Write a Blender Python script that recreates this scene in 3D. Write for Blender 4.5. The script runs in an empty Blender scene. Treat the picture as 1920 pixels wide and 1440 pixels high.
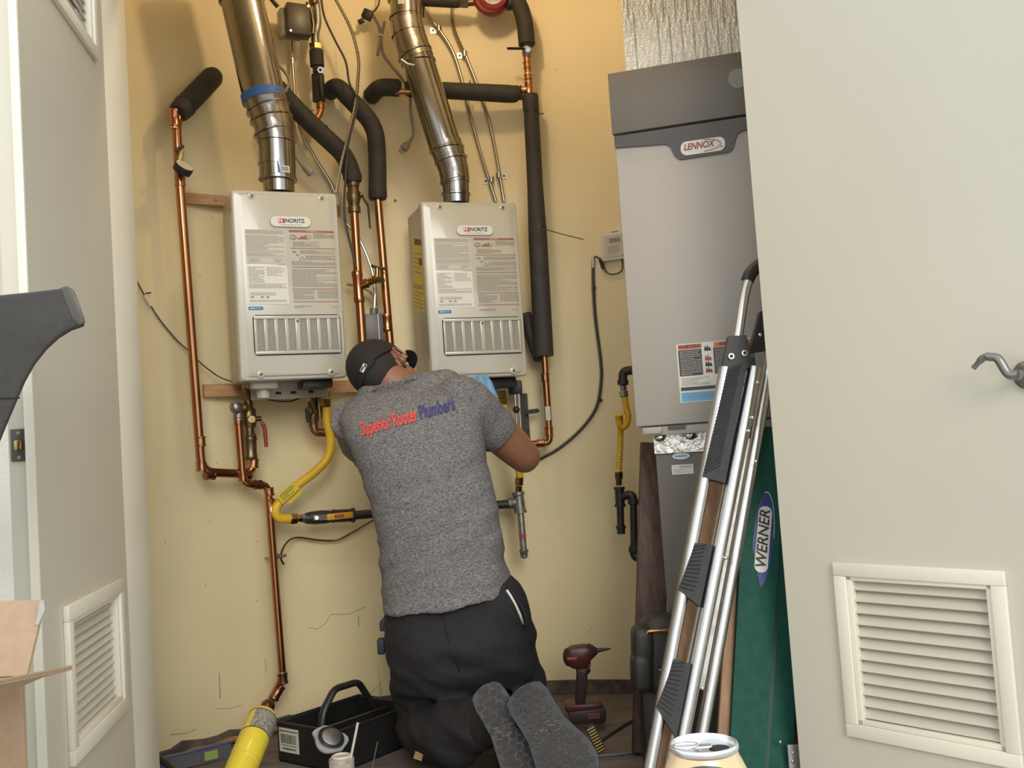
import bpy, bmesh, math, random
from mathutils import Vector, Matrix, Quaternion
from mathutils.bvhtree import BVHTree
random.seed(7)
sc = bpy.context.scene
COL = sc.collection
R_ = math.radians
# ------------------------------------------------------------------ camera
FPX, EYE, PITCH, ROLL = 1900.0, 0.92, R_(3.37), R_(-3.9)
cam_d = bpy.data.cameras.new('camera'); cam = bpy.data.objects.new('camera', cam_d); COL.objects.link(cam)
cam_d.sensor_width = 36.0; cam_d.lens = 36.0*FPX/1920.0; cam_d.clip_start = 0.05
CAMR = Matrix.Rotation(R_(90)+PITCH, 3, 'X') @ Matrix.Rotation(ROLL, 3, 'Z')
cam.matrix_world = Matrix.Translation((0, 0, EYE)) @ CAMR.to_4x4()
sc.camera = cam
# ------------------------------------------------------------------ light
sc.view_settings.view_transform = 'Standard'; sc.view_settings.look = 'None'
sc.view_settings.gamma = 1.0; sc.view_settings.use_curve_mapping = False
sc.view_settings.exposure = 0.42
world = bpy.data.worlds.new('overcast_sky'); sc.world = world; world.use_nodes = True
wb = world.node_tree.nodes['Background']
wb.inputs['Color'].default_value = (0.90, 0.96, 1.0, 1); wb.inputs['Strength'].default_value = 1.0
sun_d = bpy.data.lights.new('soft_daylight', 'SUN'); sun = bpy.data.objects.new('soft_daylight', sun_d); COL.objects.link(sun)
sun_d.energy = 0.95; sun_d.angle = R_(24); sun_d.color = (1.0, 0.965, 0.90)
SUN_DIR = Vector((-0.22, 1.0, -0.40))
sun.rotation_euler = SUN_DIR.to_track_quat('-Z', 'Y').to_euler(); sun.location = (1.0, -4, 4)
# ------------------------------------------------------------------ picking points in the place
def ray(x, y):
    return CAMR @ Vector(((x-960)/FPX, -(y-720)/FPX, -1.0))
CAMP = Vector((0, 0, EYE))
def P(x, y, D):
    d = ray(x, y); return CAMP + d*(D/d.y)
WC, WR = Vector((-0.10, 2.45)), 1.32            # round closet wall in plan
def W(x, y, off=0.0):                           # point on (or off m in front of) the round wall
    d = ray(x, y); r = WR-off
    o = Vector((CAMP.x-WC.x, CAMP.y-WC.y)); e = Vector((d.x, d.y))
    a = e.dot(e); b = 2*o.dot(e); c = o.dot(o)-r*r
    t = (-b+math.sqrt(max(0, b*b-4*a*c)))/(2*a)
    return CAMP + d*t
def PL(x, y, o, n):
    d = ray(x, y); return CAMP + d*((Vector(o)-CAMP).dot(n)/d.dot(n))
def wall_n(p):
    v = Vector((WC.x-p.x, WC.y-p.y, 0)); return v.normalized()
def rp(px, D): return px*D/FPX
# ------------------------------------------------------------------ materials
MATS = {}
def mat(name, col, rough=0.5, metal=0.0, nscale=0, namt=0.0, bump=0.0, bscale=None, col2=None, spec=None, emit=0, coat=0, detail=4, stretch=None, trans=0):
    if name in MATS: return MATS[name]
    m = bpy.data.materials.new(name); m.use_nodes = True; nt = m.node_tree; b = nt.nodes['Principled BSDF']
    c = (*col, 1)
    b.inputs['Base Color'].default_value = c; b.inputs['Roughness'].default_value = rough; b.inputs['Metallic'].default_value = metal
    if spec is not None: b.inputs['Specular IOR Level'].default_value = spec
    if coat: b.inputs['Coat Weight'].default_value = coat; b.inputs['Coat Roughness'].default_value = 0.15
    if trans: b.inputs['Transmission Weight'].default_value = trans
    if emit: b.inputs['Emission Color'].default_value = c; b.inputs['Emission Strength'].default_value = emit
    tc = nt.nodes.new('ShaderNodeTexCoord'); src = tc.outputs['Object']
    if stretch:
        mp = nt.nodes.new('ShaderNodeMapping'); mp.inputs['Scale'].default_value = stretch
        nt.links.new(src, mp.inputs['Vector']); src = mp.outputs['Vector']
    if nscale:
        n = nt.nodes.new('ShaderNodeTexNoise'); n.inputs['Scale'].default_value = nscale; n.inputs['Detail'].default_value = detail
        nt.links.new(src, n.inputs['Vector'])
        r = nt.nodes.new('ShaderNodeValToRGB'); r.color_ramp.elements[0].position = 0.35; r.color_ramp.elements[1].position = 0.68
        if col2 is None: col2 = tuple(x*(1-namt) for x in col)
        r.color_ramp.elements[0].color = (*col2, 1); r.color_ramp.elements[1].color = c
        nt.links.new(n.outputs['Fac'], r.inputs['Fac']); nt.links.new(r.outputs['Color'], b.inputs['Base Color'])
    if bump:
        n2 = nt.nodes.new('ShaderNodeTexNoise'); n2.inputs['Scale'].default_value = bscale or 60; n2.inputs['Detail'].default_value = 3
        nt.links.new(src, n2.inputs['Vector'])
        bp = nt.nodes.new('ShaderNodeBump'); bp.inputs['Strength'].default_value = bump; bp.inputs['Distance'].default_value = 0.01
        nt.links.new(n2.outputs['Fac'], bp.inputs['Height']); nt.links.new(bp.outputs['Normal'], b.inputs['Normal'])
    MATS[name] = m; return m
def wall_paint():
    m = mat('cream_wall_paint', (0.83, 0.70, 0.415), 0.42, nscale=3.0, col2=(0.79, 0.66, 0.385), bump=0.12, bscale=14)
    nt = m.node_tree; b = nt.nodes['Principled BSDF']
    base = b.inputs['Base Color'].links[0].from_socket
    tc = nt.nodes.new('ShaderNodeTexCoord')
    mp = nt.nodes.new('ShaderNodeMapping'); mp.inputs['Scale'].default_value = (34, 34, 3.0); nt.links.new(tc.outputs['Object'], mp.inputs['Vector'])
    n = nt.nodes.new('ShaderNodeTexNoise'); n.inputs['Scale'].default_value = 1.0; n.inputs['Detail'].default_value = 5; nt.links.new(mp.outputs['Vector'], n.inputs['Vector'])
    r = nt.nodes.new('ShaderNodeValToRGB'); r.color_ramp.elements[0].position = 0.72; r.color_ramp.elements[1].position = 0.78
    r.color_ramp.elements[0].color = (0, 0, 0, 1); r.color_ramp.elements[1].color = (0.55, 0.55, 0.55, 1); nt.links.new(n.outputs['Fac'], r.inputs['Fac'])
    mx = nt.nodes.new('ShaderNodeMix'); mx.data_type = 'RGBA'; nt.links.new(r.outputs['Color'], mx.inputs[0]); nt.links.new(base, mx.inputs[6])
    mx.inputs[7].default_value = (0.34, 0.26, 0.15, 1); nt.links.new(mx.outputs[2], b.inputs['Base Color'])
    return m
M_wall = wall_paint()
M_ceil = mat('ceiling_paint', (0.80, 0.74, 0.58), 0.7, nscale=4, namt=0.05)
M_door = mat('door_paint', (0.64, 0.595, 0.48), 0.38, nscale=2.2, namt=0.035, bump=0.04, bscale=30)
M_trim = mat('trim_paint', (0.84, 0.785, 0.64), 0.35, nscale=5, namt=0.04)
M_facade = mat('facade_stucco', (0.60, 0.58, 0.52), 0.85, nscale=8, namt=0.12, bump=0.3, bscale=80)
M_floor = mat('dusty_subfloor', (0.21, 0.165, 0.135), 0.8, nscale=6, col2=(0.13, 0.10, 0.085), bump=0.3, bscale=40, stretch=(1, 4, 1))
M_ground = mat('concrete', (0.56, 0.55, 0.52), 0.85, nscale=5, namt=0.2, bump=0.2)
M_base = mat('dirty_baseboard', (0.16, 0.12, 0.10), 0.75, nscale=22, col2=(0.07, 0.05, 0.045), bump=0.4, bscale=60)
M_heater = mat('heater_enamel', (0.485, 0.45, 0.36), 0.22, nscale=2, namt=0.02, coat=0.3)
M_heater_side = mat('heater_side_enamel', (0.50, 0.45, 0.345), 0.35, nscale=3, namt=0.04)
M_white = mat('white_label', (0.70, 0.67, 0.58), 0.35)
M_label2 = mat('cream_label', (0.57, 0.53, 0.43), 0.25)
M_ink = mat('black_ink', (0.035, 0.03, 0.03), 0.5)
M_inkg = mat('grey_ink', (0.30, 0.26, 0.20), 0.5)
M_red = mat('red_ink', (0.42, 0.05, 0.04), 0.45)
M_redb = mat('red_bar_ink', (0.33, 0.09, 0.06), 0.45)
M_blue = mat('blue_ink', (0.05, 0.16, 0.42), 0.4)
M_mesh = mat('grey_mesh', (0.30, 0.275, 0.225), 0.6, nscale=120, namt=0.15)
M_dark = mat('dark_gap', (0.02, 0.018, 0.016), 0.8)
M_steel = mat('stainless_steel', (0.40, 0.38, 0.35), 0.18, 1.0, nscale=3, namt=0.25, bump=0.05, bscale=12)
M_steel2 = mat('crimped_steel', (0.42, 0.39, 0.35), 0.26, 1.0, nscale=9, namt=0.35, bump=0.25, bscale=25)
M_alu = mat('aluminium', (0.66, 0.65, 0.63), 0.30, 1.0, nscale=40, namt=0.18, stretch=(1, 1, 0.05))
M_galv = mat('galvanised_iron', (0.40, 0.39, 0.37), 0.45, 0.9, nscale=30, namt=0.3)
M_chrome = mat('chrome', (0.75, 0.72, 0.68), 0.12, 1.0)
M_conduit = mat('conduit_steel', (0.52, 0.48, 0.42), 0.3, 1.0)
M_copper = mat('copper', (0.60, 0.29, 0.145), 0.24, 1.0, nscale=7, col2=(0.42, 0.19, 0.09), stretch=(1, 1, 0.4))
M_copper_old = mat('tarnished_copper', (0.36, 0.18, 0.11), 0.35, 1.0, nscale=14, col2=(0.20, 0.10, 0.065))
M_solder = mat('solder', (0.62, 0.58, 0.52), 0.35, 1.0)
M_brass = mat('brass', (0.50, 0.36, 0.14), 0.26, 1.0, nscale=25, namt=0.4)
M_bronze = mat('old_bronze', (0.24, 0.17, 0.09), 0.38, 0.9, nscale=30, namt=0.45)
M_foam = mat('black_foam', (0.046, 0.039, 0.032), 0.72, nscale=18, col2=(0.032, 0.027, 0.023), bump=0.15, bscale=140)
M_black = mat('black_plastic', (0.020, 0.019, 0.019), 0.42, nscale=30, namt=0.2)
M_black_soft = mat('black_moulded_plastic', (0.040, 0.035, 0.030), 0.5, nscale=60, namt=0.2, bump=0.06, bscale=220)
M_iron = mat('black_iron', (0.055, 0.05, 0.045), 0.45, 0.4, nscale=40, namt=0.3, bump=0.1, bscale=120)
M_yellow = mat('yellow_coating', (0.80, 0.50, 0.03), 0.42, nscale=10, namt=0.10)
M_ytag = mat('yellow_tag', (0.78, 0.60, 0.06), 0.45)
M_ycan = mat('yellow_canister', (0.86, 0.68, 0.06), 0.28, coat=0.3)
M_wood = mat('pine_wood', (0.55, 0.31, 0.14), 0.6, nscale=4, col2=(0.42, 0.22, 0.09), stretch=(3, 3, 30))
M_woodd = mat('dark_stained_wood', (0.13, 0.065, 0.04), 0.55, nscale=5, col2=(0.055, 0.03, 0.02), stretch=(14, 14, 1.2))
M_woodo = mat('orange_wood', (0.42, 0.24, 0.12), 0.55, nscale=5, col2=(0.30, 0.16, 0.08), stretch=(14, 14, 1.0))
M_furn = mat('furnace_white_steel', (0.43, 0.38, 0.325), 0.35, nscale=1.5, namt=0.05)
M_furng = mat('furnace_grey_steel', (0.165, 0.142, 0.112), 0.42, nscale=3, namt=0.06)
M_furnd = mat('furnace_dark_band', (0.085, 0.07, 0.058), 0.33, nscale=6, namt=0.1)
M_foil = mat('foil_insulation', (0.92, 0.89, 0.80), 0.45, 0.35, bump=1.0, bscale=170)
M_tape = mat('foil_tape', (0.66, 0.62, 0.55), 0.25, 1.0, bump=0.6, bscale=50)
M_btape = mat('blue_tape', (0.04, 0.15, 0.48), 0.5)
M_orange = mat('orange_vinyl', (0.80, 0.36, 0.04), 0.4)
M_redv = mat('red_vinyl', (0.30, 0.035, 0.03), 0.4)
M_green = mat('green_fibreglass', (0.010, 0.085, 0.058), 0.6, spec=0.25, nscale=40, namt=0.25, bump=0.1, bscale=120)
M_navy = mat('navy_decal', (0.03, 0.05, 0.20), 0.4)
M_pumpred = mat('red_pump_enamel', (0.36, 0.035, 0.025), 0.4, nscale=20, namt=0.25)
M_cord = mat('grey_cord', (0.30, 0.27, 0.21), 0.5)
M_cordd = mat('dark_cord', (0.05, 0.045, 0.04), 0.5)
M_rubber = mat('ribbed_rubber', (0.035, 0.034, 0.034), 0.65, nscale=60, namt=0.3)
M_card = mat('cardboard', (0.47, 0.32, 0.20), 0.8, nscale=60, namt=0.1, bump=0.05, bscale=150)
M_cardin = mat('cardboard_core', (0.36, 0.25, 0.15), 0.9)
# ------------------------------------------------------------------ mesh building
class MB:
    def __init__(s): s.v = []; s.f = []
    def add(s, vs, fs):
        o = len(s.v); s.v += [Vector(x) for x in vs]; s.f += [tuple(i+o for i in f) for f in fs]; return s
    def box(s, c, size, rot=None):
        hx, hy, hz = size[0]/2, size[1]/2, size[2]/2; c = Vector(c)
        vs = [Vector((x, y, z)) for x in (-hx, hx) for y in (-hy, hy) for z in (-hz, hz)]
        if rot is not None: vs = [rot @ v for v in vs]
        return s.add([c+v for v in vs], [(0,1,3,2),(4,6,7,5),(0,4,5,1),(2,3,7,6),(0,2,6,4),(1,5,7,3)])
    def bar(s, a, b, w, h, up=(0, 0, 1)):
        a = Vector(a); b = Vector(b); d = (b-a); L = d.length; d.normalize(); up = Vector(up)
        x = d.cross(up)
        if x.length < 1e-5: x = d.cross(Vector((0, 1, 0)))
        x.normalize(); u = x.cross(d)
        M = Matrix((x, d, u)).transposed()
        return s.box((a+b)/2, (w, L, h), M)
    def bbox(s, c, size, bev, segs=2, rot=None):          # bevelled box
        bm = bmesh.new(); bmesh.ops.create_cube(bm, size=1)
        for v in bm.verts: v.co = Vector((v.co.x*size[0], v.co.y*size[1], v.co.z*size[2]))
        bmesh.ops.bevel(bm, geom=bm.edges[:], offset=bev, segments=segs, profile=0.5, affect='EDGES')
        return s.bm(bm, c, rot)
    def bm(s, bm, c=(0, 0, 0), rot=None):
        bm.verts.index_update(); c = Vector(c)
        vs = [(rot @ v.co if rot is not None else v.co.copy())+c for v in bm.verts]
        fs = [tuple(v.index for v in f.verts) for f in bm.faces]; bm.free(); return s.add(vs, fs)
    def tube(s, pts, r, n=14, caps=True, flat=None):
        pts = [Vector(p) for p in pts]; N = len(pts)
        rr = r if isinstance(r, (list, tuple)) else [r]*N
        t0 = (pts[1]-pts[0]).normalized(); ref = Vector((0, 0, 1)) if abs(t0.z) < 0.9 else Vector((1, 0, 0))
        u = t0.cross(ref).normalized(); vs = []; pt = t0
        for i in range(N):
            if i == 0: t = t0
            elif i == N-1: t = (pts[i]-pts[i-1]).normalized()
            else:
                t = (pts[i]-pts[i-1]).normalized()+(pts[i+1]-pts[i]).normalized()
                t = t.normalized() if t.length > 1e-6 else pt
            q = pt.rotation_difference(t); u = (q @ u); u = (u-t*u.dot(t)).normalized(); w = t.cross(u); pt = t
            for k in range(n):
                a = 2*math.pi*k/n; ca, sa = math.cos(a), math.sin(a)
                if flat: sa *= flat
                vs.append(pts[i]+(u*ca+w*sa)*rr[i])
        fs = [(i*n+k, i*n+(k+1) % n, (i+1)*n+(k+1) % n, (i+1)*n+k) for i in range(N-1) for k in range(n)]
        if caps: fs += [tuple(range(n-1, -1, -1)), tuple((N-1)*n+k for k in range(n))]
        return s.add(vs, fs)
    def lathe(s, a, b, prof, n=20):                      # prof: (t along a->b in 0..1, radius)
        a = Vector(a); b = Vector(b); d = (b-a); t = d.normalized(); ref = Vector((0, 0, 1)) if abs(t.z) < 0.9 else Vector((1, 0, 0))
        u = t.cross(ref).normalized(); w = t.cross(u); vs = []
        for (q, r) in prof:
            for k in range(n):
                an = 2*math.pi*k/n; vs.append(a+d*q+(u*math.cos(an)+w*math.sin(an))*max(r, 1e-5))
        N = len(prof)
        fs = [(i*n+k, i*n+(k+1) % n, (i+1)*n+(k+1) % n, (i+1)*n+k) for i in range(N-1) for k in range(n)]
        fs += [tuple(range(n-1, -1, -1)), tuple((N-1)*n+k for k in range(n))]
        return s.add(vs, fs)
    def cyl(s, a, b, r, n=20): return s.lathe(a, b, [(0, r), (1, r)], n)
    def hexnut(s, a, b, r): return s.lathe(a, b, [(0, r*0.92), (0.12, r), (0.88, r), (1, r*0.92)], 6)
    def ball(s, c, r, n=14, m=9, sc=(1, 1, 1), rot=None):
        c = Vector(c); vs = [];
        for j in range(m+1):
            th = math.pi*j/m
            for k in range(n):
                a = 2*math.pi*k/n; p = Vector((r*sc[0]*math.sin(th)*math.cos(a), r*sc[1]*math.sin(th)*math.sin(a), r*sc[2]*math.cos(th)))
                vs.append(c+(rot @ p if rot is not None else p))
        fs = [(j*n+k, j*n+(k+1) % n, (j+1)*n+(k+1) % n, (j+1)*n+k) for j in range(m) for k in range(n)]
        return s.add(vs, fs)
    def prism(s, poly, M, depth):                        # poly in local xy of matrix M (4x4), extruded along -z..0
        n = len(poly)
        vs = [M @ Vector((p[0], p[1], 0)) for p in poly]+[M @ Vector((p[0], p[1], -depth)) for p in poly]
        fs = [tuple(range(n)), tuple(range(2*n-1, n-1, -1))]+[(i, n+i, n+(i+1) % n, (i+1) % n) for i in range(n)]
        return s.add(vs, fs)
    def quad(s, M, x0, y0, x1, y1, z=0):
        return s.add([M @ Vector(p) for p in ((x0, y0, z), (x1, y0, z), (x1, y1, z), (x0, y1, z))], [(0, 1, 2, 3)])
    def xf(s, M): s.v = [M @ v for v in s.v]; return s
def fillet(pts, r, n=5):
    pts = [Vector(p) for p in pts]; out = [pts[0]]
    for i in range(1, len(pts)-1):
        a, b, c = pts[i-1], pts[i], pts[i+1]; d1 = (a-b); d2 = (c-b); q = min(r, d1.length*0.49, d2.length*0.49)
        p0 = b+d1.normalized()*q; p1 = b+d2.normalized()*q
        for k in range(n+1):
            t = k/n; out.append(p0*(1-t)**2+b*2*t*(1-t)+p1*t*t)
    out.append(pts[-1]); return out
def spline(pts, n=8):
    pts = [Vector(p) for p in pts]; q = [pts[0]*2-pts[1]]+pts+[pts[-1]*2-pts[-2]]; out = []
    for i in range(1, len(q)-2):
        for k in range(n):
            t = k/n; a, b, c, d = q[i-1:i+3]
            out.append(0.5*((2*b)+(c-a)*t+(2*a-5*b+4*c-d)*t*t+(3*b-a-3*c+d)*t**3))
    out.append(pts[-1]); return out
def rrect(w, h, r, n=5, cx=0, cy=0):
    o = []
    for (sx, sy, a0) in ((1, 1, 0), (-1, 1, 90), (-1, -1, 180), (1, -1, 270)):
        for k in range(n+1):
            a = R_(a0+90*k/n); o.append((cx+sx*(w/2-r)+r*math.cos(a), cy+sy*(h/2-r)+r*math.sin(a)))
    return o
def oval(w, h, n=28, cx=0, cy=0): return [(cx+w/2*math.cos(2*math.pi*k/n), cy+h/2*math.sin(2*math.pi*k/n)) for k in range(n)]
MW = {}
def mw(o): return MW.get(o.name, Matrix.Identity(4))
def link(name, me, m, parent=None, M=Matrix.Identity(4)):
    o = bpy.data.objects.new(name, me); COL.objects.link(o)
    if m is not None: me.materials.append(m)
    MW[o.name] = M
    if parent is not None:
        o.parent = parent; o.matrix_parent_inverse = Matrix.Identity(4)
    return o
def obj(name, mb, m, parent=None, local=False, sharp=38, flip=True):
    """one mesh object; vertices given in world space unless local"""
    PM = mw(parent) if parent is not None else Matrix.Identity(4)
    me = bpy.data.meshes.new(name)
    if parent is None and not local:
        n = len(mb.v); c = Vector((sum(v.x for v in mb.v)/n, sum(v.y for v in mb.v)/n, min(v.z for v in mb.v)))
        M = Matrix.Translation(c); I = M.inverted(); vs = [I @ v for v in mb.v]
    else:
        M = PM; I = PM.inverted(); vs = mb.v if local else [I @ v for v in mb.v]
    me.from_pydata([tuple(v) for v in vs], [], mb.f); me.validate()
    bm = bmesh.new(); bm.from_mesh(me); bmesh.ops.recalc_face_normals(bm, faces=bm.faces); bm.to_mesh(me); bm.free()
    me.polygons.foreach_set('use_smooth', [True]*len(me.polygons)); me.set_sharp_from_angle(angle=R_(sharp))
    o = link(name, me, m, parent, M)
    if parent is None: o.matrix_world = M
    return o
def thing(name, label, cat, loc, rotz=0, group=None, M=None):
    o = bpy.data.objects.new(name, None); COL.objects.link(o); o.empty_display_size = 0.05
    if M is None: M = Matrix.Translation(Vector(loc)) @ Matrix.Rotation(rotz, 4, 'Z')
    o.matrix_world = M; MW[o.name] = M; o['label'] = label; o['category'] = cat
    if group: o['group'] = group
    return o
def tag(o, label, cat, group=None):
    o['label'] = label; o['category'] = cat
    if group: o['group'] = group
    return o
def struct(o): o['kind'] = 'structure'; return o
def text_mb(s, size, M, extrude=0.0004, shear=0, sx=1.0, bold=0.0, align='CENTER'):
    cu = bpy.data.curves.new('t', 'FONT'); cu.body = s; cu.size = size; cu.extrude = extrude; cu.shear = shear; cu.offset = bold
    cu.align_x = align; cu.align_y = 'CENTER'; cu.resolution_u = 3
    o = bpy.data.objects.new('t', cu); COL.objects.link(o)
    me = bpy.data.meshes.new_from_object(o.evaluated_get(bpy.context.evaluated_depsgraph_get()))
    S = Matrix.Diagonal((sx, 1, 1, 1)); mb = MB()
    mb.add([M @ (S @ v.co) for v in me.vertices], [tuple(p.vertices) for p in me.polygons])
    bpy.data.objects.remove(o); bpy.data.curves.remove(cu); bpy.data.meshes.remove(me); return mb
def face(o, right, up):                                  # matrix: x right, y up, z out of the face
    r = Vector(right).normalized(); u = Vector(up); u = (u-r*u.dot(r)).normalized(); n = r.cross(u)
    M = Matrix((r, u, n)).transposed().to_4x4(); M.translation = Vector(o); return M
def lines(mb, M, x0, y0, x1, y1, rows, h=0.5, fill=0.9, z=0.0007, word=(0.004, 0.014)):
    """rows of small print as word-sized dashes"""
    st = (y1-y0)/rows
    for i in range(rows):
        yy = y1-(i+1)*st+st*(1-h)/2; x = x0; xe = x0+(x1-x0)*(1.0 if random.random() < fill else random.uniform(0.45, 0.9))
        while x < xe-0.002:
            w = min(random.uniform(*word), xe-x); mb.quad(M, x, yy, x+w, yy+st*h, z); x += w+0.0016
    return mb
# ================================================================== the setting
def inst(src, parent, loc=(0, 0, 0), rot=(0, 0, 0), name=None):
    o = src.copy(); COL.objects.link(o); o.parent = parent; o.location = loc; o.rotation_euler = rot; o.name = name or src.name.split('.')[0]
    MW[o.name] = mw(parent) if parent is not None else Matrix.Identity(4); return o
ZC = 2.95
# round closet wall
mb = MB(); A0, A1, NA = R_(6.6), R_(173.4), 96
for (r, rev) in ((WR, False), (WR+0.10, True)):
    vs = []; fs = []
    for k in range(NA+1):
        a = A0+(A1-A0)*k/NA
        for z in (0, ZC): vs.append((WC.x+r*math.cos(a), WC.y+r*math.sin(a), z))
    for k in range(NA): fs.append((2*k, 2*k+2, 2*k+3, 2*k+1))
    mb.add(vs, fs)
def plain(name, mb, m, parent=None):
    me = bpy.data.meshes.new(name); me.from_pydata([tuple(v) for v in mb.v], [], mb.f); me.polygons.foreach_set('use_smooth', [True]*len(me.polygons)); me.set_sharp_from_angle(angle=R_(30))
    return link(name, me, m, parent)
wall_back = struct(plain('wall_back', mb, M_wall))
# cracks and old screw holes in the plaster
M_crack = mat('plaster_crack', (0.36, 0.29, 0.18), 0.9)
def wall_line(pts, r): return MB().tube([W(x, y, 0.0006) for x, y in pts], r, 5)
cr = MB()
for pts, r in (([(578,1176),(594,1180),(609,1170),(618,1156),(622,1151),(640,1152),(655,1151),(670,1144),(686,1137)], 0.0010),
               ([(411,1262),(412,1290),(413,1310)], 0.0018), ([(497,1235),(499,1262)], 0.0011), ([(320,1377),(352,1374),(368,1366)], 0.0011),
               ([(405,1329),(430,1328),(455,1322)], 0.0008), ([(672,1155),(673,1175)], 0.0016), ([(1100,1188),(1112,1175)], 0.0007), ([(690,1305),(715,1280)], 0.0008)):
    t = wall_line(pts, r); cr.add(t.v, t.f)
for x, y in ((407,750),(406,869),(394,978),(386,1097),(310,1017),(397,408),(375,518),(481,1016),(481,1126),(1043,131),(1060,870),(1045,1094)):
    p = W(x, y, 0.0004); cr.ball(p, 0.0022, 8, 5)
p = W(741, 376, 0.0); cr.ball(p, 0.006, 10, 6)
obj('plaster_crack', cr, M_crack, wall_back)
# floor, ground outside, ceiling
mb = MB(); mb.box((-0.1, 3.15, -0.05), (3.2, 1.42, 0.1)); floor = struct(obj('floor', mb, M_floor))
mb = MB(); mb.box((0, -2.8, -0.06), (14, 10.46, 0.1)); struct(obj('floor_outside', mb, M_ground))
mb = MB(); mb.box((-0.1, 3.1, ZC+0.05), (3.2, 1.5, 0.1)); struct(obj('ceiling', mb, M_ceil))
# front wall with the door opening
FY0, FY1, XL, XR, ZH = 2.47, 2.60, -1.007, 0.745, 2.27
mb = MB(); mb.box(((XL-3.2)/2, (FY0+FY1)/2, 1.5), (3.2+XL, FY1-FY0, 3.0)); struct(obj('wall_front_left', mb, M_facade))
mb = MB(); mb.box(((XR+3.2)/2, (FY0+FY1)/2, 1.5), (3.2-XR, FY1-FY0, 3.0)); struct(obj('wall_front_right', mb, M_facade))
mb = MB(); mb.box(((XL+XR)/2, (FY0+FY1)/2, (ZH+3.0)/2), (XR-XL, FY1-FY0, 3.0-ZH)); struct(obj('wall_front_header', mb, M_facade))
mb = MB(); mb.bbox((XL+0.024, 2.545, ZH/2), (0.046, 0.17, ZH), 0.003); t = struct(obj('trim_1', mb, M_trim))
mb = MB(); mb.bbox((XR-0.024, 2.545, ZH/2), (0.046, 0.17, ZH), 0.003); struct(obj('trim_2', mb, M_trim))
mb = MB(); mb.bbox(((XL+XR)/2, 2.545, ZH-0.02), (XR-XL-0.1, 0.17, 0.04), 0.003); struct(obj('trim_3', mb, M_trim))
# dark baseboard along the round wall: straight run at the right, torn run at the left
def base_run(a0, a1, h, thick, ragged, name):
    mb = MB(); n = 26; vs = []; fs = []
    for k in range(n+1):
        a = R_(a0+(a1-a0)*k/n); hh = h*(1+(random.uniform(-0.25, 0.2) if ragged else 0))
        for (r, z) in ((WR-0.001, 0), (WR-thick, 0), (WR-thick, hh), (WR-0.001, hh)):
            vs.append((WC.x+r*math.cos(a), WC.y+r*math.sin(a), z))
    for k in range(n):
        for j in range(4): fs.append((4*k+j, 4*k+(j+1) % 4, 4*k+4+(j+1) % 4, 4*k+4+j))
    fs += [(3, 2, 1, 0), tuple(4*n+j for j in range(4))]
    mb.add(vs, fs); return struct(obj(name, mb, M_base, sharp=20))
base_run(30, 116, 0.050, 0.012, False, 'baseboard_back')
bl = base_run(117, 165, 0.046, 0.016, True, 'baseboard_left')
obj('torn_strip', MB().tube([(WC.x+(WR-0.03)*math.cos(R_(a)), WC.y+(WR-0.03)*math.sin(R_(a)), 0.014+0.004*math.sin(a)) for a in range(122, 150, 3)], 0.010, 6), M_woodo, bl)

# ---- door leaves with louvred vents
DW, DH, DT = 0.655, 2.20, 0.045
def louvre(door, side, x0, x1, z0, z1, nsl, label=None):
    """framed louvre on the visible side (side = -1 for local -y, +1 for local +y)"""
    fw, y0 = 0.030, (0.0 if side < 0 else DT)
    v = obj('louvre_vent', MB().box(((x0+x1)/2, y0-side*0.034, (z0+z1)/2), (x1-x0-2*fw, 0.004, z1-z0-2*fw)), M_door, door, local=True)
    yc = y0+side*0.006
    for (c, s) in ((((x0+x1)/2, yc, z1-fw/2), (x1-x0, 0.012, fw)), (((x0+x1)/2, yc, z0+fw/2), (x1-x0, 0.012, fw)),
                   ((x0+fw/2, yc, (z0+z1)/2), (fw, 0.012, z1-z0-2*fw)), ((x1-fw/2, yc, (z0+z1)/2), (fw, 0.012, z1-z0-2*fw))):
        obj('vent_frame', MB().bbox(c, s, 0.002), M_trim, v, local=True)
    for (c, s) in ((((x0+x1)/2, yc-side*0.010, z1-fw-0.005), (x1-x0-2*fw, 0.02, 0.01)), (((x0+x1)/2, yc-side*0.010, z0+fw+0.006), (x1-x0-2*fw, 0.02, 0.012)),
                   ((x0+fw+0.006, yc-side*0.010, (z0+z1)/2), (0.012, 0.02, z1-z0-2*fw)), ((x1-fw-0.006, yc-side*0.010, (z0+z1)/2), (0.012, 0.02, z1-z0-2*fw))):
        obj('vent_lip', MB().bbox(c, s, 0.002), M_trim, v, local=True)
    sp = (z1-z0-2*fw-0.02)/nsl; first = None
    for k in range(nsl):
        zc = z0+fw+0.014+sp*(k+0.5)
        if first is None:
            first = obj('slat', MB().box((0, 0, 0), (x1-x0-2*fw-0.02, 0.003, sp*1.22), Matrix.Rotation(R_(38*side), 3, 'X')), M_door, v, local=True)
            first.location = ((x0+x1)/2, y0-side*0.013, zc)
        else: inst(first, v, ((x0+x1)/2, y0-side*0.013, zc))
    return v
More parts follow.
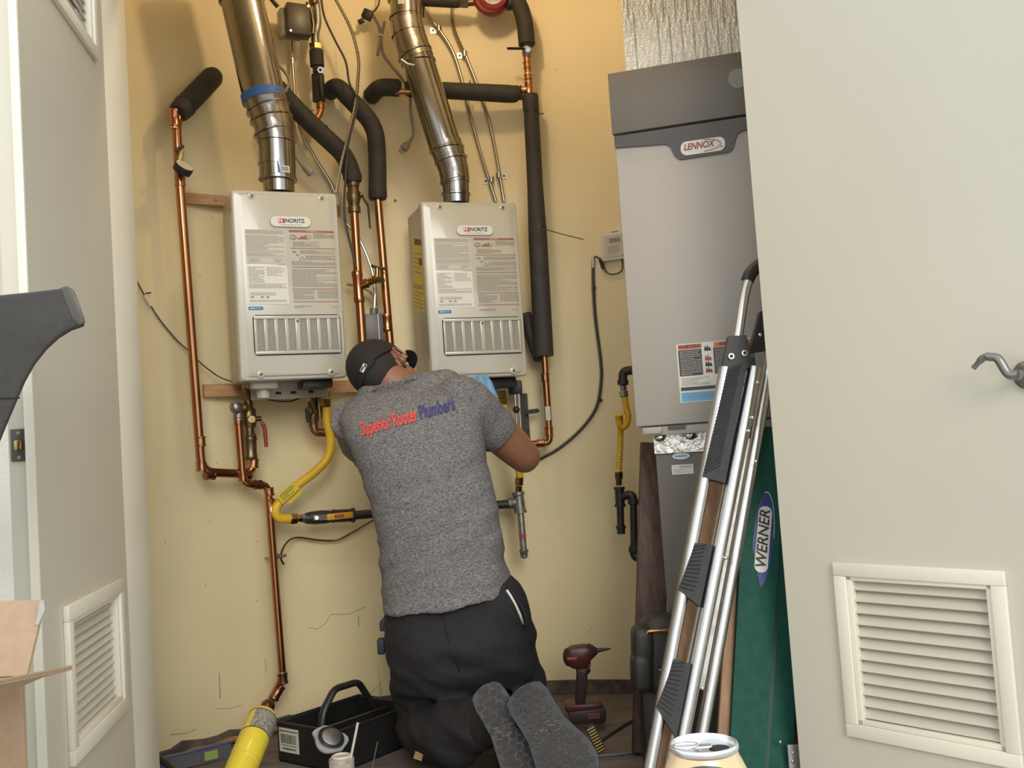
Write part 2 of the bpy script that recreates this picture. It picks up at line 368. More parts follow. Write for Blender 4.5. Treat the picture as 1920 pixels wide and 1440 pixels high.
def leaf(name, hinge, rz, holes):
    """door leaf as a slab with real openings for the louvres; local x from the hinge to the free edge"""
    M = Matrix.Translation((hinge[0], hinge[1], 0.015)) @ Matrix.Rotation(rz, 4, 'Z')
    mb = MB(); zs = 0.0
    for (x0, x1, z0, z1) in holes:
        mb.box((DW/2, DT/2, (zs+z0)/2), (DW, DT, z0-zs)); mb.box((x0/2, DT/2, (z0+z1)/2), (x0, DT, z1-z0)); mb.box(((x1+DW)/2, DT/2, (z0+z1)/2), (DW-x1, DT, z1-z0)); zs = z1
    mb.box((DW/2, DT/2, (zs+DH)/2), (DW, DT, DH-zs))
    me = bpy.data.meshes.new(name); me.from_pydata([tuple(v) for v in mb.v], [], mb.f)
    bm = bmesh.new(); bm.from_mesh(me); bmesh.ops.remove_doubles(bm, verts=bm.verts, dist=1e-5); bm.to_mesh(me); bm.free()
    o = link(name, me, M_door, None, M); o.matrix_world = M; return struct(o)
DW = 0.695
# right leaf: swung open towards the camera at the right
RZ2 = math.atan2(-0.765, 0.644); H2 = (0.628, 2.485)
M2 = Matrix.Translation((H2[0], H2[1], 0.015)) @ Matrix.Rotation(RZ2, 4, 'Z'); n2 = (M2.to_3x3() @ Vector((0, -1, 0)))
def loc2(x, y): return M2.inverted() @ PL(x, y, (H2[0], H2[1], 0), n2)
c = [loc2(1567, 1050), loc2(1590, 1372), loc2(1895, 1075), loc2(1913, 1447)]
V2 = ((c[0].x+c[1].x)/2, (c[2].x+c[3].x)/2, (c[1].z+c[3].z)/2, (c[0].z+c[2].z)/2)
print('louvre right', [round(q, 3) for q in V2])
door_2 = leaf('door_2', H2, RZ2, [(V2[0]+0.012, V2[1]-0.012, V2[2]+0.012, V2[3]-0.012)])
louvre(door_2, -1, *V2[:2], V2[2], V2[3], 12)
DW = 0.655
# left leaf
RZ1 = math.atan2(-0.989, 0.1475); H1 = (-1.005, 2.465)
M1 = Matrix.Translation((H1[0], H1[1], 0.015)) @ Matrix.Rotation(RZ1, 4, 'Z'); n1 = (M1.to_3x3() @ Vector((0, 1, 0)))
o1 = M1 @ Vector((0, DT, 0))
def loc1(x, y): return M1.inverted() @ PL(x, y, o1, n1)
c = [loc1(117, 1130), loc1(129, 1432), loc1(222, 1091), loc1(232, 1337)]
V1 = ((c[2].x+c[3].x)/2, (c[0].x+c[1].x)/2, (c[1].z+c[3].z)/2, (c[0].z+c[2].z)/2)
cu = loc1(158, 88)
print('louvre left', [round(q, 3) for q in V1], 'upper', cu, 'free edge', loc1(50, 1000), loc1(35, 480))
door_1 = leaf('door_1', H1, RZ1, [(V1[0]+0.012, V1[1]-0.012, V1[2]+0.012, V1[3]-0.012), (V1[0]+0.012, V1[1]-0.012, cu.z+0.012, cu.z+0.29)])
louvre(door_1, 1, *V1, 12)
louvre(door_1, 1, V1[0], V1[1], cu.z, cu.z+0.302, 11)
# bright edge strip and the latch plate on the free edge of the left leaf
obj('edge_strip', MB().bbox((DW+0.004, DT-0.007, DH/2), (0.010, 0.016, DH), 0.002), M_trim, door_1, local=True)
def edge_pl(x, y):
    n = (M1.to_3x3() @ Vector((1, 0, 0))); return M1.inverted() @ PL(x, y, M1 @ Vector((DW, 0, 0)), n)
q = edge_pl(18, 836)
pl = obj('latch_plate', MB().bbox((DW+0.002, DT/2-0.004, q.z), (0.004, 0.028, 0.058), 0.0012), M_furnd, door_1, local=True)
obj('latch_bolt', MB().bbox((DW+0.006, DT/2-0.004, q.z), (0.012, 0.013, 0.019), 0.003), M_brass, pl, local=True)
for dz in (0.022, -0.022): obj('plate_screw', MB().cyl((DW+0.004, DT/2-0.004, q.z+dz), (DW+0.0052, DT/2-0.004, q.z+dz), 0.0035, 10), M_galv, pl, local=True)
# lever handle on the right leaf
M_lever = mat('brushed_pewter', (0.25, 0.24, 0.22), 0.3, 0.8)
h0, h1, h2_, h3 = loc2(1849, 690), loc2(1868, 672), loc2(1895, 671), loc2(1918, 700)
hd = obj('lever_handle', MB().tube(spline([(h0.x, -0.055, h0.z), (h1.x, -0.056, h1.z+0.001), ((h1.x+h2_.x)/2, -0.056, h2_.z+0.003), (h2_.x, -0.055, h2_.z-0.003), (h3.x-0.006, -0.052, h3.z), (h3.x+0.012, -0.050, h3.z-0.004)], 6), [0.0055]*4+[0.0075]*5+[0.0085]*8+[0.0095]*8+[0.0095]*6, 12), M_lever, door_2, local=True)
obj('rose', MB().lathe((h3.x+0.012, 0.0, h3.z-0.004), (h3.x+0.012, -0.012, h3.z-0.004), [(0, 0.03), (0.7, 0.029), (1, 0.024)], 24), M_lever, hd, local=True)
obj('spindle', MB().cyl((h3.x+0.012, -0.010, h3.z-0.004), (h3.x+0.012, -0.052, h3.z-0.004), 0.010), M_lever, hd, local=True)
# warm lamp under the closet ceiling (above the picture)
lp = thing('ceiling_lamp', 'bare warm bulb in a socket on the closet ceiling', 'lamp', (-0.08, 2.92, ZC-0.16))
obj('socket', MB().lathe((-0.08, 2.92, ZC), (-0.08, 2.92, ZC-0.05), [(0, 0.055), (0.5, 0.05), (1, 0.03)]), M_white, lp)
obj('bulb', MB().ball((-0.08, 2.92, ZC-0.09), 0.032), mat('lit_bulb', (1.0, 0.72, 0.38), 0.4, emit=8), lp)
ld = bpy.data.lights.new('bulb_light', 'POINT'); lo = bpy.data.objects.new('bulb_light', ld); COL.objects.link(lo)
ld.energy = 8; ld.color = (1.0, 0.74, 0.44); ld.shadow_soft_size = 0.05; lo.location = (-0.08, 2.92, ZC-0.17)
# ================================================================== water heaters
def heater(px_top, px_bot, D, yaw, w, label, depth, sticker):
    b = P(*px_bot, D); H = P(*px_top, D).z-b.z
    t = thing('water_heater', label, 'water heater', (b.x, b.y, b.z), yaw, 'tankless water heaters on the round wall')
    d = depth
    obj('body', MB().bbox((0, d/2+0.016, H/2+0.002), (w*0.965, d-0.03, H*0.985), 0.006), M_heater_side, t, local=True)
    # front cover: raised tray with chamfered border
    mb = MB(); ring = []
    for (ww, hh, y, r) in ((w, H, 0.036, 0.008), (w, H, 0.012, 0.010), (w-0.008, H-0.008, 0.006, 0.012), (w-0.022, H-0.020, 0.006, 0.014), (w-0.050, H-0.030, 0.0, 0.02)):
        ring.append([(p[0], y, p[1]+H/2) for p in rrect(ww, hh, r, 4)])
    n = len(ring[0]); vs = [p for r in ring for p in r]; fs = [(i*n+k, i*n+(k+1) % n, (i+1)*n+(k+1) % n, (i+1)*n+k) for i in range(len(ring)-1) for k in range(n)]
    fs += [tuple(range(n)), tuple((len(ring)-1)*n+k for k in range(n))]
    cov = obj('front_cover', mb.add(vs, fs), M_heater, t, local=True, sharp=25)
    for sx in (-0.315, 0.345):
        for z in (H-0.020, 0.020):
            bo = obj('cover_screw', MB().lathe((sx*w, 0.004, z), (sx*w, -0.0012, z), [(0, 0.014), (0.7, 0.013), (1, 0.0105)], 18), M_heater, cov, local=True)
            obj('screw_head', MB().lathe((sx*w, -0.001, z), (sx*w, -0.003, z), [(0, 0.0052), (0.6, 0.0052), (1, 0.003)], 12), M_bronze, bo, local=True)
    F = face((0, -0.0004, 0), (1, 0, 0), (0, 0, 1))
    k = w/0.34; hz = H/0.60
    def fx(u): return (u-0.5)*w           # u,v in 0..1 of the cover, v from the top
    def fz(v): return H*(1-v)
    # name plate
    M = F @ Matrix.Translation((fx(0.535), fz(0.165), 0.0005))
    pl = obj('name_plate', MB().prism(rrect(0.128*k, 0.032*hz, 0.0159, 8), M @ Matrix.Translation((0, 0, 0.003)), 0.003), M_white, cov, local=True)
    obj('plate_rim', MB().tube([M @ Vector((p[0], p[1], 0.002)) for p in rrect(0.130*k, 0.034*hz, 0.0169, 8)+[rrect(0.130*k, 0.034*hz, 0.0169, 8)[0]]], 0.0011, 6), M_heater_side, pl, local=True)
    Z = Matrix.Translation((0, 0, 0.0036))
    obj('logo_square', MB().quad(M @ Z, -0.040*k, -0.0055, -0.0185*k, 0.0095), M_red, pl, local=True)
    obj('logo_letter', text_mb('N', 0.017, M @ Matrix.Translation((-0.0325*k, 0.002, 0.0040)), 0.0002, bold=0.0007), M_white, pl, local=True)
    obj('maker_name', text_mb('NORITZ', 0.0178, M @ Matrix.Translation((0.0135*k, 0.002, 0.0038)), 0.0002, bold=0.0004, sx=0.95), M_ink, pl, local=True)
    obj('tag_line', lines(MB(), M, -0.032*k, -0.0120, 0.036*k, -0.0090, 1, 0.6, 1, 0.0036, (0.002, 0.006)), M_inkg, pl, local=True)
    # left labels
    def label_(u0, v0, u1, v1, name, m): return obj(name, MB().prism([(fx(u0), fz(v1)), (fx(u1), fz(v1)), (fx(u1), fz(v0)), (fx(u0), fz(v0))], F @ Matrix.Translation((0, 0, 0.0009)), 0.0008), m, cov, local=True)
    l1 = label_(0.105, 0.258, 0.475, 0.535, 'operation_label', M_label2)
    pr = MB(); lines(pr, F, fx(0.115), fz(0.295), fx(0.465), fz(0.262), 4, 0.55, 0.9, 0.0012); lines(pr, F, fx(0.115), fz(0.435), fx(0.465), fz(0.305), 12, 0.5, 0.6, 0.0012, (0.003, 0.010)); lines(pr, F, fx(0.115), fz(0.475), fx(0.465), fz(0.440), 4, 0.5, 0.8, 0.0012)
    for v in (0.480, 0.490, 0.525): pr.quad(F, fx(0.130), fz(v)-0.0004, fx(0.465), fz(v)+0.0004, 0.0012)
    for u in (0.130, 0.245, 0.36, 0.465): pr.quad(F, fx(u)-0.0004, fz(0.525), fx(u)+0.0004, fz(0.480), 0.0012)
    lines(pr, F, fx(0.14), fz(0.522), fx(0.23), fz(0.494), 4, 0.45, 0.5, 0.0012); lines(pr, F, fx(0.37), fz(0.522), fx(0.45), fz(0.494), 4, 0.45, 0.5, 0.0012)
    obj('small_print', pr, M_inkg, l1, local=True)
    l2 = label_(0.105, 0.548, 0.480, 0.860, 'rating_label', M_white)
    pr = MB(); lines(pr, F, fx(0.120), fz(0.690), fx(0.265), fz(0.560), 12, 0.5, 0.7, 0.0012, (0.003, 0.008)); lines(pr, F, fx(0.29), fz(0.635), fx(0.465), fz(0.560), 7, 0.45, 0.5, 0.0012, (0.002, 0.008))
    lines(pr, F, fx(0.120), fz(0.735), fx(0.465), fz(0.695), 4, 0.5, 0.6, 0.0012)
    for v in (0.765, 0.790): pr.quad(F, fx(0.120), fz(v)-0.0004, fx(0.37), fz(v)+0.0004, 0.0012)
    lines(pr, F, fx(0.13), fz(0.788), fx(0.36), fz(0.768), 2, 0.5, 0.9, 0.0012); lines(pr, F, fx(0.12), fz(0.845), fx(0.46), fz(0.825), 2, 0.5, 0.8, 0.0012)
    for u in (0.13, 0.22, 0.27): pr.quad(F, fx(u), fz(0.812), fx(u)+0.010, fz(0.797), 0.0012)
    obj('small_print', pr, M_inkg, l2, local=True)
    # right print: red bars, signs and text straight on the cover
    obj('red_bar', MB().quad(F, fx(0.515), fz(0.272), fx(0.945), fz(0.257), 0.0008), M_redb, cov, local=True)
    for v in (0.405, 0.560, 0.738, 0.842): obj('red_bar', MB().quad(F, fx(0.520), fz(v)-0.0014, fx(0.950), fz(v)+0.0014, 0.0008), M_redb, cov, local=True)
    obj('bar_word', text_mb('WARNING', 0.0075, F @ Matrix.Translation((fx(0.73), fz(0.2645), 0.0011)), 0.0001), M_white, cov, local=True)
    pr = MB(); lines(pr, F, fx(0.745), fz(0.320), fx(0.945), fz(0.280), 5, 0.55, 0.85, 0.0008); lines(pr, F, fx(0.545), fz(0.392), fx(0.80), fz(0.350), 5, 0.5, 0.5, 0.0008)
    lines(pr, F, fx(0.61), fz(0.450), fx(0.94), fz(0.418), 4, 0.5, 0.6, 0.0008); lines(pr, F, fx(0.66), fz(0.500), fx(0.948), fz(0.462), 4, 0.5, 0.7, 0.0008); lines(pr, F, fx(0.525), fz(0.545), fx(0.948), fz(0.510), 4, 0.5, 0.8, 0.0008)
    lines(pr, F, fx(0.525), fz(0.722), fx(0.95), fz(0.575), 14, 0.45, 0.6, 0.0008); lines(pr, F, fx(0.525), fz(0.825), fx(0.725), fz(0.748), 7, 0.45, 0.8, 0.0008); lines(pr, F, fx(0.755), fz(0.815), fx(0.95), fz(0.748), 6, 0.45, 0.7, 0.0008)
    lines(pr, F, fx(0.53), fz(0.895), fx(0.70), fz(0.872), 2, 0.45, 0.9, 0.0008)
    for u in (0.875,): lines(pr, F, fx(u), fz(0.888), fx(0.945), fz(0.880), 1, 0.5, 1, 0.0008)
    obj('small_print', pr, M_inkg, cov, local=True)
    def ringm(cx, cz, r, th): return MB().tube([F @ Vector((fx(cx)+r*math.cos(a*math.pi/10), fz(cz)+r*math.sin(a*math.pi/10), 0.0006)) for a in range(21)], th, 4)
    s = ringm(0.552, 0.315, 0.0105, 0.0013)
    s.add([F @ Vector((fx(0.552)+x, fz(0.315)+y, 0.0009)) for x, y in ((-0.004, -0.006), (0.005, -0.005), (0.003, 0.006), (-0.001, 0.001))], [(0, 1, 2, 3)])
    for (x0, y0, x1, y1) in ((0.535, 0.427, 0.575, 0.440), (0.570, 0.455, 0.600, 0.468)): s.quad(F, fx(x0), fz(y1), fx(x1), fz(y0), 0.0008)
    tri = [F @ Vector((fx(0.625)+0.011*math.cos(R_(90+120*i)), fz(0.490)+0.011*math.sin(R_(90+120*i)), 0.0006)) for i in (0, 1, 2, 0)]; s.tube(tri, 0.0009, 4)
    hb = [F @ Vector((fx(0.69)+x*0.010, fz(0.312)+y*0.007, 0.0006)) for x, y in ((-1, 1), (1, 1), (1, -1), (-0.2, -1), (-1, 1))]; s.tube(hb, 0.0007, 4)
    obj('warning_signs', s, M_inkg, cov, local=True)
    s = MB(); s.add([F @ Vector((fx(0.64)+x, fz(0.33)+y, 0.0008)) for x, y in ((-0.018, 0), (0.018, 0), (0.012, 0.012), (0.016, 0.022), (0.004, 0.012), (-0.002, 0.018), (-0.006, 0.009), (-0.012, 0.008))], [tuple(range(8))])
    obj('flame_sign', s, M_redb, cov, local=True)
    bl = obj('blue_badge', MB().prism(rrect(0.046*k, 0.0165, 0.003, 3, fx(0.170), fz(0.893)), F @ Matrix.Translation((0, 0, 0.001)), 0.0008), M_blue, cov, local=True)
    pr = MB(); lines(pr, F, fx(0.120), fz(0.900), fx(0.165), fz(0.886), 1, 0.6, 1, 0.0013, (0.003, 0.006)); lines(pr, F, fx(0.172), fz(0.897), fx(0.225), fz(0.889), 1, 0.5, 1, 0.0013, (0.003, 0.005)); obj('badge_print', pr, M_white, bl, local=True)
    # sits above the grille: labels occupy the upper 2/3, so squeeze them upwards
    return t, cov, F, fx, fz, H, w
def squash(cov, H, a=0.042, f=0.6525):
    """labels were laid out on the full height: scale their z so they end above the grille"""
    for c in cov.children:
        if c.name.split('.')[0] in ('small_print', 'warning_signs'): c['kind'] = 'stuff'
        for o in c.children:
            if 'print' in o.name: o['kind'] = 'stuff'
        if c.name.split('.')[0] in ('cover_screw', 'name_plate'): continue
        for o in (c, *c.children):
            for v in o.data.vertices: v.co.z = H-a*H-(H-v.co.z)*f
def grille(cov, F, fx, fz):
    g = obj('grille', MB().prism(rrect(fx(0.955)-fx(0.135), fz(0.66)-fz(0.872), 0.012, 5, (fx(0.955)+fx(0.135))/2, (fz(0.66)+fz(0.872))/2), F @ Matrix.Translation((0, 0, 0.0014)), 0.001), M_dark, cov, local=True)
    obj('mesh_panel', MB().prism([(fx(0.15), fz(0.86)), (fx(0.94), fz(0.86)), (fx(0.94), fz(0.67)), (fx(0.15), fz(0.67))], F @ Matrix.Translation((0, 0, 0.0020)), 0.0005), M_mesh, g, local=True)
    x0, x1, z0, z1 = fx(0.142), fx(0.948), fz(0.867), fz(0.665); T = 0.0062
    s0, s1 = fz(0.850), fz(0.683)
    def piece(a, b, c, d): obj('grille_bar', MB().bbox(((a+b)/2, -T/2-0.001, (c+d)/2), (b-a, T-0.002, d-c), 0.0013), M_heater, g, local=True)
    piece(x0, x1, z0, s0); piece(x0, x1, s1, z1)
    us = [0.142, 0.180, None]
    sw, gap, mid = 0.064, 0.033, 0.045
    x = 0.142; edges = [x]; piece(fx(0.142), fx(0.168), s0, s1); u = 0.168
    for i in range(8):
        a = u+sw; nb = mid if i == 3 else gap
        if i == 7: nb = 0.948-a
        piece(fx(a), fx(a+nb), s0, s1); u = a+nb
    obj('grille_screw', MB().lathe((fx(0.5475), -T, fz(0.695)), (fx(0.5475), -T-0.003, fz(0.695)), [(0, 0.0045), (1, 0.003)], 12), M_bronze, g, local=True)
h1, cov, F, fx, fz, H, w = heater((533, 358), (554, 711), 3.22, R_(24), 0.341, 'white tankless water heater at the left, beside the long copper pipe', 0.235, False)
squash(cov, H); grille(cov, F, fx, fz); HT1 = h1
# lugs and the pipe plate under the first heater
obj('drain_knob', MB().cyl((-0.085, 0.10, 0.004), (-0.085, 0.10, -0.050), 0.022, 20).bbox((-0.085, 0.09, -0.008), (0.085, 0.07, 0.030), 0.008), M_heater, h1, local=True)
pp = obj('bracket_plate', MB().box((0.02, 0.19, -0.022), (0.26, 0.004, 0.055)), M_heater_side, h1, local=True)
for x in (-0.02, 0.03, 0.09): obj('bracket_slot', MB().box((x, 0.187, -0.030), (0.018, 0.004, 0.008)), M_dark, pp, local=True)
obj('gas_inlet', MB().bbox((0.085, 0.10, -0.012), (0.10, 0.09, 0.03), 0.006), M_iron, h1, local=True)
h2, cov, F, fx, fz, H, w = heater((877, 378), (902, 708), 3.47, R_(19), 0.345, 'white tankless water heater above the kneeling man with a yellow sticker on its side', 0.235, True)
squash(cov, H); grille(cov, F, fx, fz); HT2 = h2
obj('gas_inlet', MB().bbox((0.04, 0.11, -0.016), (0.22, 0.10, 0.036), 0.006), M_iron, h2, local=True)
# yellow energy sticker on the side of heater 2 (hangs skewed)
S = face((-0.345*0.9655/2-0.0008, 0.12, H*0.62), (0, -1, 0), (0, 0, 1)) @ Matrix.Rotation(R_(-14), 4, 'Z')
st = obj('energy_sticker', MB().prism([(-0.075, -0.13), (0.075, -0.13), (0.075, 0.13), (-0.075, 0.13)], S, 0.0006), M_ytag, h2, local=True)
pr = MB(); lines(pr, S, -0.065, -0.12, 0.065, -0.03, 7, 0.25, 0.8, 0.0005); lines(pr, S, -0.065, 0.0, 0.065, 0.08, 5, 0.18, 0.7, 0.0005); pr.quad(S, -0.07, -0.045, 0.07, -0.042, 0.0005)
obj('sticker_print', pr, M_inkg, st, local=True)['kind'] = 'stuff'
obj('sticker_word', text_mb('ENERGYGUIDE', 0.028, S @ Matrix.Translation((0, 0.112, 0.0005)), 0.0001, sx=0.62, bold=0.0008), M_ink, st, local=True)
obj('sticker_figure', text_mb('$240', 0.032, S @ Matrix.Translation((0.03, 0.045, 0.0005)), 0.0001, sx=0.7, bold=0.0008), M_ink, st, local=True)

# ================================================================== mounting boards behind the heaters
def board(a, b, hpx, off, label):
    pa, pb = W(*a, off), W(*b, off); h = rp(hpx, pa.y); pb.z = pa.z
    nn = wall_n((pa+pb)/2)
    t = thing('mounting_board', label, 'board', ((pa+pb)/2)-Vector((0, 0, h/2)), group='pine boards the heaters hang on')
    obj('plank', MB().bar(pa, pb, 0.022, h), M_wood, t)
    for q in (0.18, 0.82):
        p = pa.lerp(pb, q)+nn*0.012; obj('board_screw', MB().lathe(p, p+nn*0.002, [(0, 0.006), (1, 0.005)], 10), M_galv, t)
board((347, 372), (632, 352), 20, 0.012, 'pine board behind the top of the left water heater')
board((381, 733), (720, 714), 24, 0.012, 'pine board behind the bottom of the left water heater')

# ================================================================== flues
def flue(name, label, secs, bands, loc):
    """secs: list of (name, material, [(x,y,D),...], radius px list)"""
    t = thing(name, label, 'flue', loc, group='stainless steel flues rising from the water heaters')
    for (nm, m, pts, r) in secs:
        pp = [P(*q) for q in pts]
        if len(pp) > 2: pp = spline(pp, 5)
        if isinstance(r, tuple): rr = [rp(r[0]+(r[1]-r[0])*i/(len(pp)-1), 3.3) for i in range(len(pp))]
        else: rr = rp(r, 3.3)
        obj(nm, MB().tube(pp, rr, 32), m, t)
    for (a, b, r) in bands:
        pa, pb = P(*a), P(*b); obj('flue_band', MB().lathe(pa, pb, [(0, rp(r-2, 3.3)), (0.2, rp(r, 3.3)), (0.8, rp(r, 3.3)), (1, rp(r-2, 3.3))], 32), M_steel, t)
    return t
D1 = 3.27
fl1 = flue('flue_pipe', 'shiny flue with blue tape above the left water heater', [
    ('flue_collar', M_steel, [(523, 362, D1), (522, 330, D1)], 29),
    ('flue_adapter', M_steel, [(521, 338, D1), (518, 262, D1)], 34),
    ('flue_elbow', M_steel2, [(518, 268, D1), (513, 235, D1), (504, 205, D1), (495, 180, D1-0.01)], (35, 41)),
    ('flue_straight', M_steel, [(497, 190, D1-0.01), (451, -12, D1-0.03)], 40),
    ('flue_top', M_steel, [(454, 0, D1-0.03), (438, -75, D1-0.05)], 42)],
    [((521, 340, D1), (521, 334, D1), 36), ((519, 312, D1), (519, 307, D1), 35), ((518, 268, D1), (518, 264, D1), 37), ((514, 252, D1), (513, 248, D1), 38.5), ((509, 226, D1), (508, 222, D1), 41),
     ((503, 206, D1), (502, 203, D1), 42), ((454, 2, D1-0.03), (453, -3, D1-0.03), 43.5)], P(523, 362, D1))
def ringband(a, b, r, m, nm, par):
    pa, pb = P(*a), P(*b); return obj(nm, MB().lathe(pa, pb, [(0, rp(r, 3.3)), (1, rp(r, 3.3))], 32), m, par)
ringband((496, 190, D1-0.01), (492.5, 175, D1-0.01), 41.5, M_btape, 'blue_tape', fl1)
# blue sticker with bar code low on the adapter
def wrap_patch(a, b, r, ang0, ang1, m, nm, par, push=0.0006):
    pa, pb = P(*a), P(*b); t = (pb-pa).normalized(); toc = (CAMP-pa); toc = (toc-t*toc.dot(t)).normalized(); side = t.cross(toc); rr = rp(r, 3.3)+push
    vs = []; n = 8
    for k in range(n+1):
        an = R_(ang0+(ang1-ang0)*k/n); o_ = toc*math.cos(an)*rr+side*math.sin(an)*rr; vs += [pa+o_, pb+o_]
    return obj(nm, MB().add(vs, [(2*k, 2*k+1, 2*k+3, 2*k+2) for k in range(n)]), m, par)
sg = 1
bp = wrap_patch((520, 333, D1), (518.6, 309, D1), 34, 2, 85, M_btape, 'blue_sticker', fl1)
wrap_patch((520, 331, D1), (519.5, 319, D1), 34, 12, 42, M_white, 'bar_code_label', fl1, 0.0010)
for k in range(6): wrap_patch((520, 329, D1), (519.6, 321, D1), 34, 14+k*4, 16+k*4, M_ink, 'bar', fl1, 0.0014)
D2 = 3.50
fl2 = flue('flue_pipe', 'shiny flue bending twice above the right water heater', [
    ('flue_collar', M_steel, [(856, 382, D2), (854, 340, D2)], 27),
    ('flue_elbow', M_steel2, [(854, 345, D2), (850, 318, D2), (842, 292, D2), (834, 270, D2)], (29, 34)),
    ('flue_straight', M_steel, [(836, 278, D2), (781, 105, D2-0.02)], 33),
    ('flue_bend', M_steel2, [(783, 112, D2-0.02), (774, 88, D2-0.02), (766, 62, D2-0.02), (762, 40, D2-0.02)], (34, 33)),
    ('flue_top', M_steel, [(763, 48, D2-0.02), (756, -70, D2-0.02)], 32)],
    [((855, 368, D2), (855, 362, D2), 29.5), ((853, 340, D2), (852, 336, D2), 31), ((846, 303, D2), (845, 299, D2), 34.5), ((838, 283, D2), (837, 278, D2), 36), ((785, 120, D2-0.02), (784, 114, D2-0.02), 35.5),
     ((779, 104, D2-0.02), (777, 99, D2-0.02), 36.5), ((766, 66, D2-0.02), (765, 62, D2-0.02), 35), ((761, 34, D2-0.02), (760.5, 30, D2-0.02), 34), ((758, 4, D2-0.02), (758, -1, D2-0.02), 34)], P(856, 382, D2))
wrap_patch((829, 258, D2), (824, 242, D2), 33, 25, 70, M_label2, 'paper_label', fl2)
wrap_patch((757, 20, D2-.02), (756.5, 6, D2-.02), 32, -20, 35, M_label2, 'paper_label', fl2)
ck = MB().tube([P(q[0], q[1], D2-0.07) for q in ((752, 112), (765, 121), (777, 123))], rp(3, D2), 8); obj('clamp_tail', ck, M_steel, fl2)
# ================================================================== pipework (points read on the wall, standing off it)
def wp(q, off): return W(q[0], q[1], q[2] if len(q) > 2 else off)
def pipe(par, name, pts, rpx, m, off=0.10, fil=0.03, n=16, sp=False):
    pp = [wp(q, off) for q in pts]; D = sum(p.y for p in pp)/len(pp)
    path = spline(pp, 7) if sp else (fillet(pp, fil) if len(pp) > 2 else pp)
    r = [rp(x, D) for x in rpx] if isinstance(rpx, list) else rp(rpx, D)
    if isinstance(r, list): r = [r[0]+(r[-1]-r[0])*i/(len(path)-1) for i in range(len(path))] if len(r) == 2 else r
    return obj(name, MB().tube(path, r, n), m, par)
def sleeve(par, name, a, b, rpx, m, off=0.10, n=20, prof=None, hexa=False):
    pa, pb = wp(a, off), wp(b, off); r = rp(rpx, pa.y)
    if hexa: return obj(name, MB().hexnut(pa, pb, r), m, par, sharp=20)
    return obj(name, MB().lathe(pa, pb, [(q, r*k) for q, k in (prof or ((0, 0.9), (0.12, 1), (0.88, 1), (1, 0.9)))], n), m, par)
COUP = ((0, 1.0), (0.06, 1.18), (0.16, 1.18), (0.22, 1.06), (0.78, 1.06), (0.84, 1.18), (0.94, 1.18), (1, 1.0))
FOAM = ((0, 0.80), (0.04, 0.97), (0.10, 1.0), (0.9, 1.0), (0.96, 0.97), (1, 0.8))
def tie(par, a, b, rpx, off=0.10, tail=None, m=None):
    t = sleeve(par, 'cable_tie', a, b, rpx, m or M_black, off, prof=((0, 1), (1, 1)))
    if tail: obj('tie_tail', MB().tube([wp(q, off) for q in tail], 0.0018, 6), m or M_black, t)
    return t
def ball_valve(par, c, ax, rpx, off, m, stem, handle, hm, hw=0.010):
    """bronze ball valve body: c centre px, ax half-length vector px, stem direction px, handle polyline px"""
    a = (c[0]-ax[0], c[1]-ax[1]); b = (c[0]+ax[0], c[1]+ax[1])
    v = sleeve(par, 'valve_body', a, b, rpx, m, off, prof=((0, 1.05), (0.18, 1.05), (0.2, 0.9), (0.3, 0.95), (0.42, 1.15), (0.58, 1.15), (0.7, 0.95), (0.8, 0.9), (0.82, 1.05), (1, 1.05)))
    s0 = wp(c, off); s1 = wp((c[0]+stem[0], c[1]+stem[1]), off+stem[2])
    obj('valve_stem', MB().lathe(s0, s1, [(0, 0.008), (0.6, 0.008), (0.62, 0.011), (1, 0.011)], 10), m, v)
    pp = [wp(q, off) for q in handle]
    obj('valve_handle', MB().tube(fillet(pp, 0.01), hw*0.62, 10, flat=0.55), hm, v)
    return v
# ---- A: long copper pipe at the left
A = thing('copper_pipe', 'long copper pipe at the far left with a black foam end sleeve', 'pipe', W(378, 890, 0.10))
pipe(A, 'pipe_run', [(392, 150, 0.01), (330, 222), (336, 330), (378, 885), (475, 890), (472, 812)], 8.5, M_copper, 0.10, 0.045)
foamp = [wp(q, 0.1) for q in ((402, 141, 0.0), (372, 172, 0.04), (334, 212, 0.10))]
fs_ = obj('foam_sleeve', MB().lathe(foamp[0], foamp[2], [(0, 0.030), (0.06, 0.036), (0.9, 0.036), (0.97, 0.034), (1, 0.026)], 22), M_foam, A)
a, b = foamp[0].lerp(foamp[2], 0.80), foamp[0].lerp(foamp[2], 0.84); obj('cable_tie', MB().lathe(a, b, [(0, 0.0375), (1, 0.0375)], 22), M_black, A)
a = foamp[0].lerp(foamp[2], 0.02); obj('tie_tail', MB().tube([a, wp((414, 143), 0.02)], 0.0016, 5), M_black, A)
for (p, q) in (((326.5, 205), (328, 240)), ((337, 332), (338, 350)), ((375, 818), (376, 838)), ((377, 866), (378, 884)), ((476, 860), (475, 878))):
    sleeve(A, 'coupling', p, q, 9, M_copper, 0.10, prof=COUP)
sleeve(A, 'coupling', (384, 890), (402, 890), 9, M_copper_old, 0.10, prof=COUP); sleeve(A, 'coupling', (456, 890), (470, 890), 9, M_copper_old, 0.10, prof=COUP)
sleeve(A, 'solder_ring', (327.6, 239), (327.8, 242), 9.2, M_solder, 0.10, prof=((0, 1), (1, 1)))
gv = sleeve(A, 'gauge_valve', (336, 302), (341, 282, 0.125), 5, M_brass, 0.12, hexa=True)
obj('gauge_tap', MB().tube([wp(q, 0.13) for q in ((330, 283), (336, 278), (343, 274))], 0.006, 8), M_iron, gv)
g0, g1 = wp((334, 306), 0.16), wp((352, 326), 0.12)
cg = (g0+g1)/2; ax = (Vector((0.55, -0.35, 0.62))).normalized()
